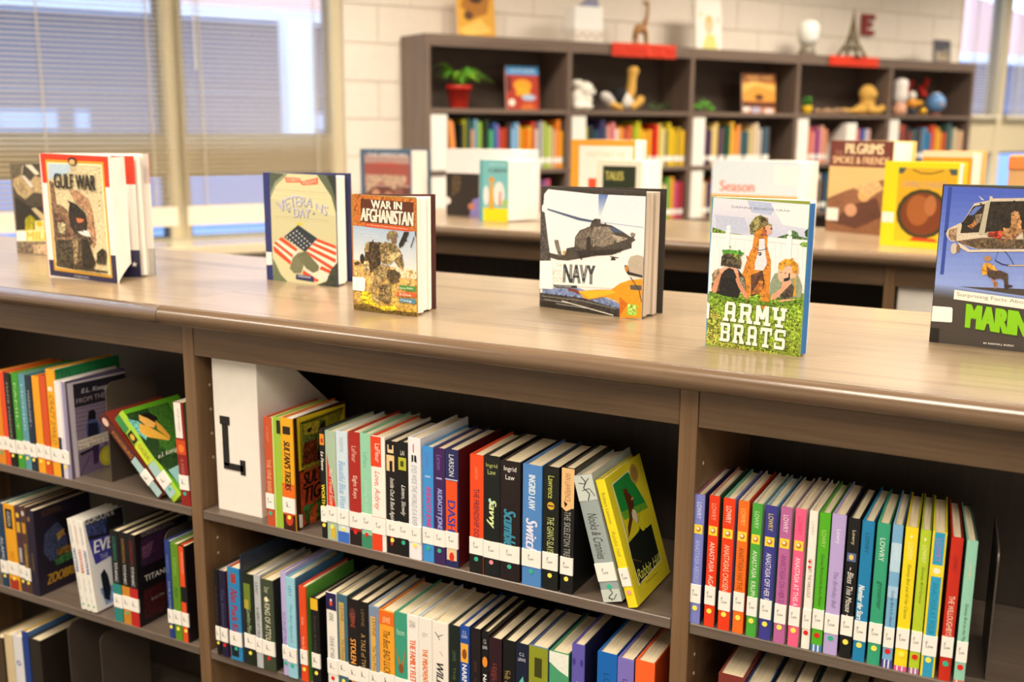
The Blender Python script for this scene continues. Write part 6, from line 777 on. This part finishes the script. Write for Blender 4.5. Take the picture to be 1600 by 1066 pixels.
for k in range(NB):
    x0 = k*P+.022
    magfile(RM @ Matrix.Translation((x0+.006, .004, RZ[1])), .098, .24, .295, 'white magazine file at the left of the wall bookcase %s bay, second shelf' % BN[k], group='white magazine files in the wall bookcase')
    magfile(RM @ Matrix.Translation((x0+.006, .004, RZ[2])), .098, .24, .295, 'white magazine file at the left of the wall bookcase %s bay, third shelf' % BN[k], group='white magazine files in the wall bookcase')
    for rI, zz in ((1, RZ[1]), (2, RZ[2])):
        x = x0+(.142 if k == 0 and rI == 1 else .112); xe = (k+1)*P-.02; cols = rows[k] if rI == 1 else None; i = 0
        n = len(cols) if cols else 22
        if k == 2 and rI == 1: xe = x+.57
        if k == 3 and rI == 1: xe = x+.20
        if k == 0 and rI == 2: xe = xe-.05
        pitch = (xe-x)/n
        while i < n:
            w = pitch*random.uniform(.72, .97); h = .235+random.uniform(-.03, .04)
            c = cols[i] if cols else random.choice(['e89c28', 'c84030', '3c6c3c', '5c9c3c', '2c3448', 'd8b890', 'a82838', 'c05070', '30507c', 'd86c2c', '3c2c30', 'e0c8b0', '7c4c80', '3c7c7c'])
            if k == 0 and rI == 1 and i in (0, 1): tl = radians(-6)
            else: tl = 0
            M = RM @ Matrix.Translation((x, .012+random.uniform(0, .02), zz)) @ Matrix.Rotation(tl, 4, 'Y')
            simple_book(M, w, h, .17, c, '%s book, %s along the wall bookcase %s bay, %s shelf' % (cname(c), ORD[i], BN[k], 'second' if rI == 1 else 'third'), 'books in the wall bookcase'); nb += 1
            x += pitch; i += 1
magfile(RM @ Matrix.Translation((3*P+.50, .004, RZ[1])), .10, .24, .27, 'white magazine file in the middle of the wall bookcase fourth bay', group=None)
x = 3*P+.62
for i, c in enumerate(['c85c50', '3c4c9c', '30508c', 'b8c0d0', 'd8a8a0']):
    simple_book(RM @ Matrix.Translation((x, .012, RZ[1])), .022, .23, .17, c, '%s book, %s right of the middle file, wall bookcase fourth bay' % (cname(c), ORD[i]), 'books beside the fourth bay file'); x += .027
print('wall books', nb)
# ------------------------------------------------------------------ things on the wall bookcase
def at(s, n, z): return RM @ Matrix.Translation((s, n, z))
def standing(s, n, z, w, h, label, cov, ops, name='book', tilt=.08, cat='book'):
    r = empty(name, (0, 0, 0), label=label, cat=cat, mat=at(s, n, z) @ Matrix.Rotation(-tilt, 4, 'X'))
    MB().box(0, w, 0, .002, 0, h, col=cc(cov)).build('front_cover', PRINT, r); MB().box(.002, w-.003, .0022, .014, .003, h-.003).build('pages', PAGEW, r); MB().box(0, w, .0142, .0162, 0, h, col=cc(cov)).build('back_cover', PRINT, r)
    a = Art(w, h, (0, 0, 0), (1, 0, 0), (0, 0, 1), (0, -1, 0)); a.ops(F(w, h, ops)); a.build('cover_print', r); return r
Z0 = TZ+ZF+.0005; Z1_ = RZ[0]+.0005
standing(.225, .06, Z0, .235, .31, 'golden brown picture book standing on top of the wall bookcase, leftmost', 'd8a038', [('b', 'd8a038', 0, 1, 0, 1), ('p', 'a86c20', [(.1, .5), (.4, .3), (.8, .4), (.9, .8), (.3, .9)], .8), ('e', '3c2814', .5, .72, .22, .16), ('p', 'e8c060', [(0, .1), (.3, 0), (.9, .1), (.6, .3)], .8), ('e', '5c3c1c', .3, .35, .12, .08)], tilt=.1)
wh = empty('paper_tissue_box', (0, 0, 0), label='bright white box with spotted foot and a blue grey flap on the bookcase', cat='box', mat=at(.975, .04, Z0))
MB().box(0, .2, 0, .12, 0, .07, ch=.004).build('spotted_base', plain('e8e0d4', .5), wh)
MB().box(.0, .2, .004, .116, .07, .20, ch=.004).build('body', plain('fbfaf6', .4), wh)
MB().prism([(.05, .2), (.19, .2), (.17, .27), (.12, .25)], .03, .06, 1).build('flap', plain('8c8ca8', .6), wh)
for i in range(6): MB().ell((.02+i*.032, -.001, .03+.015*(i % 2)), (.008, .002, .008), seg=8).build('spot', plain('b0907c', .5), wh)
# carved giraffe
def shaped(name, label, cat, M, blobs, mat, vox=.006, extra=()):
    r = empty(name, (0, 0, 0), label=label, cat=cat, mat=M); m = MB()
    for b in blobs:
        if b[0] == 'e': m.ell(b[1], b[2], M=Matrix.Rotation(b[3], 4, 'Y') if len(b) > 3 else None)
        else: m.tube(b[1], b[2])
    o = m.build('body', mat, r, smooth=True); md = o.modifiers.new('r', 'REMESH'); md.mode = 'VOXEL'; md.voxel_size = vox; md.use_smooth_shade = True
    sm = o.modifiers.new('s', 'SMOOTH'); sm.iterations = 4
    for (nm, fn, mt) in extra:
        mm = MB(); fn(mm); mm.build(nm, mt, r, smooth=True)
    return r
WG = plain('a87844', .5)
shaped('giraffe_figurine', 'carved brown wooden giraffe figurine on top of the wall bookcase', 'figurine', at(1.47, .05, Z0),
  [('e', (-.02, 0, .095), (.045, .024, .03)), ('t', [(.01, 0, .10), (.03, 0, .17), (.035, 0, .235)], [.018, .012, .010]), ('e', (.022, 0, .245), (.026, .012, .012)), ('t', [(.04, 0, .25), (.045, .004, .27)], .004), ('t', [(.02, .01, .09), (.035, .012, 0)], [.010, .007]), ('t', [(.02, -.01, .09), (.03, -.014, 0)], [.010, .007]), ('t', [(-.05, .01, .09), (-.06, .012, 0)], [.011, .007]), ('t', [(-.05, -.01, .09), (-.05, -.014, 0)], [.011, .007]), ('t', [(-.06, 0, .1), (-.075, 0, .05)], .004), ('e', (0, 0, .006), (.085, .03, .008))], WG, .005, [('eye', lambda m: m.ell((.01, -.011, .25), (.003, .002, .003)), plain('181410', .3))])
def sign(s, z, w, h, text, label, n=-.012):
    r = empty('letter_sign', (0, 0, 0), label=label, cat='sign', mat=at(s, n, z)); m = MB(); V, Fc = text_mesh(text, 'bb')
    i = 0
    for y in (-.006, 0):
        b0 = len(m.v); m.v += [(a*w, y, b*h) for a, b in V]
        for f in Fc: m.f.append(tuple(b0+j for j in f)); m.c.append(None)
    m.build('lettering', plain('e8381c', .5), r); MB().box(-.01, w+.01, .0005, .004, -.008, h+.008, ch=.001).build('backing_strip', plain('e0401c', .6), r)
    return r
sign(1.212, .798, .46, .062, 'NONFICTION', 'long bright red letter sign on the rail above the second bay')
sign(3.02, .806, .47, .05, 'BIOGRAPHY', 'bright red letter sign below the tower model above the fourth bay')
standing(1.90, .06, Z0, .21, .30, 'pale picture book with a yellow haired girl, on top of the bookcase', 'f0e8dc', [('b', 'f2ece2', 0, 1, 0, 1), ('p', 'd8d480', [(.25, 0), (.85, 0), (.75, .3), (.4, .3)], .05), ('e', 'e8b868', .52, .5, .16, .19), ('e', 'f0c8a8', .52, .45, .11, .13), ('e', 'e8d8a0', .2, .7, .06, .05), ('e', 'ecc8c0', .85, .6, .06, .08)])
lm_ = empty('glass_cloche', (0, 0, 0), label='white glowing glass dome ornament on a dark foot, top of the bookcase', cat='ornament', mat=at(2.87, .06, Z0))
MB().lathe([(.055, 0), (.058, .01), (.045, .05), (.04, .06)], n=20).build('foot', plain('8a8070', .4), lm_, smooth=True)
MB().lathe([(.045, .06), (.068, .10), (.075, .15), (.07, .19), (.05, .215), (.015, .225)], n=20).build('dome', plain('fdfcf4', .3), lm_, smooth=True)
ef = empty('tower_model', (0, 0, 0), label='small bronze lattice tower model on top of the wall bookcase', cat='model', mat=at(3.30, .06, Z0) @ Matrix.Rotation(.3, 4, 'Z')); BR = plain('6c5c34', .4, .6)
for sx in (-1, 1):
    for sy in (-1, 1):
        MB().tube([(sx*.075, sy*.075, 0), (sx*.048, sy*.048, .055), (sx*.03, sy*.03, .10), (sx*.018, sy*.018, .15), (sx*.008, sy*.008, .22), (0, 0, .32)], [.010, .008, .006, .005, .004, .002], n=6).build('leg', BR, ef)
MB().box(-.054, .054, -.054, .054, .055, .068, ch=.002).build('platform', BR, ef); MB().box(-.026, .026, -.026, .026, .118, .127, ch=.001).build('platform', BR, ef); MB().box(-.01, .01, -.01, .01, .23, .238).build('platform', BR, ef)
MB().box(-.082, .082, -.082, .082, -.0, .006).build('base', BR, ef)
for a in range(4):
    A_ = Matrix.Rotation(a*pi/2, 4, 'Z'); m = MB()
    for (z0, z1, w0, w1) in ((.07, .118, .04, .028), (.13, .17, .022, .014), (.17, .22, .014, .008)):
        for sg in (-1, 1): m.tube([A_ @ Vector((-sg*w0, -w0, z0)), A_ @ Vector((sg*w1, -w1, z1))], .002, n=4)
    m.tube([A_ @ Vector((x*.06, -.06, .012+.04*(1-x*x))) for x in (-1, -.6, -.2, .2, .6, 1)], .0025, n=4); m.build('lattice', BR, ef)
e_ = empty('wall_letter', (0, 0, 0), label='dark red capital letter E mounted on the block wall', cat='letter', mat=at(3.66, YB-.03, 1.045))
m = MB(); m.box(0, .05, 0, .02, 0, .145); m.box(.05, .13, 0, .02, 0, .035); m.box(.05, .105, 0, .02, .058, .09); m.box(.05, .13, 0, .02, .11, .145); m.build('letter_e', plain('8c2018', .5), e_)
standing(4.23, .10, Z0, .19, .165, 'small dark framed picture at the right end of the bookcase top', '4c4c54', [('b', '4c4c58', 0, 1, 0, 1), ('b', 'b0a088', .1, .9, .1, .5), ('p', '8c8474', [(.2, .3), (.8, .7), (.9, .3)], .5)], name='framed_picture', cat='picture')
# fern in a red pot
pt = empty('potted_fern', (0, 0, 0), label='green trailing fern in a red pot, wall bookcase first bay', cat='plant', mat=at(.235, .075, Z1_)); 
MB().lathe([(.045, 0), (.05, .004), (.066, .10), (.072, .10), (.072, .122), (.064, .122), (.060, .10)], n=22).build('pot', plain('c8281a', .4), pt, smooth=True)
MB().lathe([(.058, .096), (.03, .102)], n=14).build('soil', plain('2c1c14', .9), pt)
GL = plain('58962a', .5); GL2 = plain('7cac2c', .5)
for i in range(22):
    a = 2*pi*i/22+random.uniform(-.15, .15); L = random.uniform(.13, .21); hi = random.uniform(.03, .13); m = MB(); prev = None
    if cos(a) > .55: L *= 1.35
    for j in range(9):
        f = j/8; rr = L*f; z = .115+hi*sin(min(1, f*1.3)*pi*.62)-(.10*(f-.4)**2 if j > 3 else 0); p = Vector((cos(a)*rr, sin(a)*rr*.55, z))
        if prev is not None:
            w = .020*sin(pi*min(.98, f+.05))+.003; sd = Vector((-sin(a), cos(a), .25)).normalized()
            for sg in (-1, 1):
                m.face([prev, prev.lerp(p, .8), p+sd*sg*w, prev.lerp(p, .5)+sd*sg*w*1.1])
        prev = p
    m.build('frond', GL if i % 3 else GL2, pt)
standing(.555, .09, Z1_, .215, .24, 'red and blue picture book standing beside the fern', 'b8381c', [('b', 'b03018', 0, 1, 0, 1), ('b', '3c94d4', 0, 1, .80, 1), ('t', 'OH MY BOOK', 'c8e0f4', .1, .9, .86, .94, 'b'), ('e', 'f0a018', .5, .56, .28, .14), ('p', 'f0b020', [(.3, .32), (.75, .32), (.7, .5), (.3, .5)], .3), ('e', 'a8c0e0', .68, .28, .22, .07), ('e', 'f0e8d8', .15, .16, .1, .08), ('p', 'd86828', [(.4, .0), (.9, .0), (.8, .15), (.5, .15)], .5), ('p', '6c1c14', [(0, .4), (.15, .45), (.15, .75), (0, .75)], .5)])
PW = plain('ece6da', .9); TAN = plain('d8a850', .9); BLK = plain('141416', .9); GRN = plain('3c4c28', .8)
shaped('plush_bear', 'white plush bear toy sitting at the left of the second bay', 'toy', at(1.035, .09, Z1_), [('e', (0, 0, .06), (.055, .05, .062)), ('e', (.045, -.02, .115), (.052, .048, .048)), ('e', (-.01, 0, .15), (.04, .04, .025)), ('e', (.085, -.035, .105), (.022, .02, .018)), ('e', (.02, 0, .162), (.014, .01, .016)), ('e', (.075, .015, .158), (.014, .01, .014)), ('e', (.03, -.05, .022), (.045, .03, .022)), ('e', (-.03, -.05, .022), (.035, .03, .022)), ('t', [(.03, -.03, .08), (.06, -.06, .05)], .018)], PW, .006, [('nose', lambda m: m.ell((.103, -.048, .108), (.008, .007, .006)), BLK), ('eye', lambda m: m.ell((.072, -.062, .128), (.005, .004, .005)), BLK)])
pr_ = shaped('plush_penguin', 'black and white plush bird toy with tan upright neck and feet', 'toy', at(1.355, .09, Z1_), [('e', (-.01, 0, .085), (.062, .05, .058))], BLK, .006)
for nm, bl, mt in (('wing', [('e', (-.12, -.02, .075), (.05, .03, .032), .5), ('e', (-.09, -.02, .05), (.03, .025, .03))], plain('cfcac4', .9)), ('belly', [('e', (.02, -.035, .062), (.042, .025, .048))], plain('e6e2dc', .9)), ('neck', [('t', [(.035, -.03, .08), (.05, -.03, .13), (.055, -.03, .185), (.06, -.03, .23)], [.032, .03, .027, .03]), ('e', (.062, -.03, .235), (.040, .03, .030))], TAN), ('foot', [('e', (-.07, -.05, .024), (.05, .03, .022), .3)], TAN), ('foot', [('t', [(.04, -.05, .018), (.10, -.05, .055), (.115, -.05, .085)], [.02, .026, .022])], TAN)):
    m = MB()
    for b in bl:
        if b[0] == 'e': m.ell(b[1], b[2], M=Matrix.Rotation(b[3], 4, 'Y') if len(b) > 3 else None)
        else: m.tube(b[1], b[2])
    o = m.build(nm, mt, pr_, smooth=True); md = o.modifiers.new('r', 'REMESH'); md.mode = 'VOXEL'; md.voxel_size = .005; md.use_smooth_shade = True
def sprig(s, label, w, h, n, gm, name='leafy_sprig', nn=.09):
    r = empty(name, (0, 0, 0), label=label, cat='plant', mat=at(s, nn, Z1_))
    MB().tube([(-w/2, 0, .006), (0, .01, .012), (w/2, 0, .006)], .004, n=6).build('stem', plain('4c4028', .8), r)
    for i in range(n):
        x = random.uniform(-w/2, w/2); m = MB(); z = random.uniform(.012, h*(1-abs(x)/w)); a = random.uniform(0, 6)
        m.ell((x, random.uniform(-.03, .03), z), (.020, .004, .010), M=Matrix.Rotation(a, 4, 'Z') @ Matrix.Rotation(random.uniform(-.7, .7), 4, 'Y'), seg=8); m.build('leaf', gm, r)
sprig(1.64, 'dark olive leafy sprig lying right of the plush bird', .18, .07, 18, GRN)
sprig(2.02, 'bright green leafy sprig at the left of the third bay', .14, .085, 16, plain('5ca828', .6))
standing(2.33, .07, Z1_, .29, .255, 'brown and orange picture book standing in the third bay', 'a8602c', [('b', 'b06c2c', 0, 1, 0, 1), ('b', '7c4424', 0, 1, .8, 1), ('t', 'ANIMAL TALES', 'e0a860', .1, .9, .84, .94, 'b'), ('b', 'e0983c', 0, 1, .3, .75), ('e', '5c3418', .5, .4, .14, .08), ('p', 'e8b860', [(0, .5), (.4, .7), (1, .55), (1, .7), (.3, .8), (0, .7)], .5), ('e', 'e8dcd4', .1, .12, .12, .1), ('e', 'b0a8c0', .4, .08, .16, .08), ('e', 'e0c8c4', .8, .06, .16, .07), ('p', '5c2c1c', [(0, .15), (1, .15), (1, .26), (0, .28)], .5)])
yp = empty('potted_succulent', (0, 0, 0), label='tiny green plant in a yellow pot at the left of the fourth bay', cat='plant', mat=at(2.90, .06, Z1_))
MB().lathe([(.028, 0), (.036, .05), (.034, .052)], n=16).build('pot', plain('e8bc18', .4), yp, smooth=True)
for i in range(14):
    m = MB(); m.ell((.018*cos(i*2.4), .018*sin(i*2.4), .065+.0028*i), (.016, .006, .010), M=Matrix.Rotation(i*2.4, 4, 'Z') @ Matrix.Rotation(-.6, 4, 'Y'), seg=8); m.build('leaf', plain('3c7c28', .6), yp)
shaped('plush_lion', 'tan plush lion toy with a round mane sitting in the fourth bay', 'toy', at(3.52, .085, Z1_), [('e', (0, 0, .145), (.072, .05, .062)), ('e', (.012, -.03, .135), (.042, .04, .04)), ('e', (.005, 0, .07), (.06, .05, .07)), ('e', (.05, -.04, .03), (.075, .03, .026)), ('e', (-.05, .01, .035), (.06, .04, .035)), ('e', (.1, -.05, .045), (.028, .024, .026)), ('t', [(-.09, 0, .03), (-.17, 0, .025), (-.24, 0, .03)], [.022, .014, .018])], TAN, .006, [('eye', lambda m: m.ell((.03, -.068, .145), (.005, .004, .006)), BLK), ('nose', lambda m: m.ell((.012, -.072, .125), (.009, .006, .006)), BLK)])
shaped('plush_snake', 'flat brown and beige patterned plush snake lying left of the lion', 'toy', at(3.16, .08, Z1_), [('t', [(-.14+.28*i/20, .03*sin(i*.9), .018+.012*(i % 5 == 2)) for i in range(21)], [.010+.008*sin(pi*i/20) for i in range(21)]), ('e', (-.15, 0, .018), (.022, .014, .012))], plain('b08c6c', .9), .006)
fg = empty('cat_figurine', (0, 0, 0), label='slim white and pink stacked figurine at the left of the fifth bay', cat='figurine', mat=at(3.815, .04, Z1_))
MB().lathe([(.04, 0), (.05, .03), (.044, .075), (.03, .085)], n=18).build('base', plain('e0a888', .5), fg, smooth=True)
MB().lathe([(.03, .085), (.048, .10), (.05, .15), (.046, .19), (.05, .215), (.042, .245), (.015, .255)], n=18).build('body', plain('f4ece6', .4), fg, smooth=True)
gd = empty('festive_ornament', (0, 0, 0), label='gold and white festive ornament with small dark feet, fifth bay', cat='ornament', mat=at(3.99, .07, Z1_))
for nm, c, r, mt in (('head', (-.01, 0, .14), (.032, .03, .032), PW), ('torso', (0, 0, .085), (.055, .035, .035), plain('e09018', .5)), ('wing', (.07, 0, .09), (.055, .02, .018), plain('d8a020', .4, .3)), ('foot', (-.01, -.01, .03), (.03, .02, .03), plain('202838', .6)), ('bell', (.10, -.02, .03), (.035, .025, .028), plain('d8a828', .3, .6))):
    MB().ell(c, r).build(nm, mt, gd, smooth=True)
gb = empty('painted_globe', (0, 0, 0), label='round blue and yellow painted globe ornament on a small stand', cat='ornament', mat=at(4.265, .08, Z1_))
MB().lathe([(.04, 0), (.042, .008), (.015, .02), (.012, .03)], n=16).build('stand', plain('8c4c34', .5), gb, smooth=True)
MB().ell((0, 0, .095), (.07, .07, .07), seg=20).build('ball', plain('6c9cd4', .25), gb, smooth=True)
MB().ell((-.005, -.012, .088), (.045, .0595, .04)).build('painted_patch', plain('e0a830', .4), gb, smooth=True)
MB().ell((.0, -.0, .135), (.045, .045, .033)).build('painted_patch', plain('d8e4f4', .4), gb, smooth=True)
hb = empty('red_berry_spray', (0, 0, 0), label='spray of red paper blossoms hanging inside the fifth bay', cat='decoration', mat=at(4.18, .2, Z1_))
for (x, z) in ((-.11, .20), (-.09, .155), (-.085, .235), (.05, .175), (.075, .16), (.095, .255), (.085, .225), (.03, .2)):
    MB().ell((x, -.02, z), (.026, .018, .026)).build('blossom', plain('d8241c', .6), hb, smooth=True)
MB().tube([(-.11, 0, .2), (-.05, .02, .29), (.0, .06, .3), (.06, .02, .28), (.1, 0, .24), (.05, 0, .16)], .003, n=5).build('twig', plain('4c3424', .8), hb)
MB().tube([(0, .06, .3), (0, .07, .02), (0, .07, 0)], .003, n=5).build('twig', plain('4c3424', .8), hb)
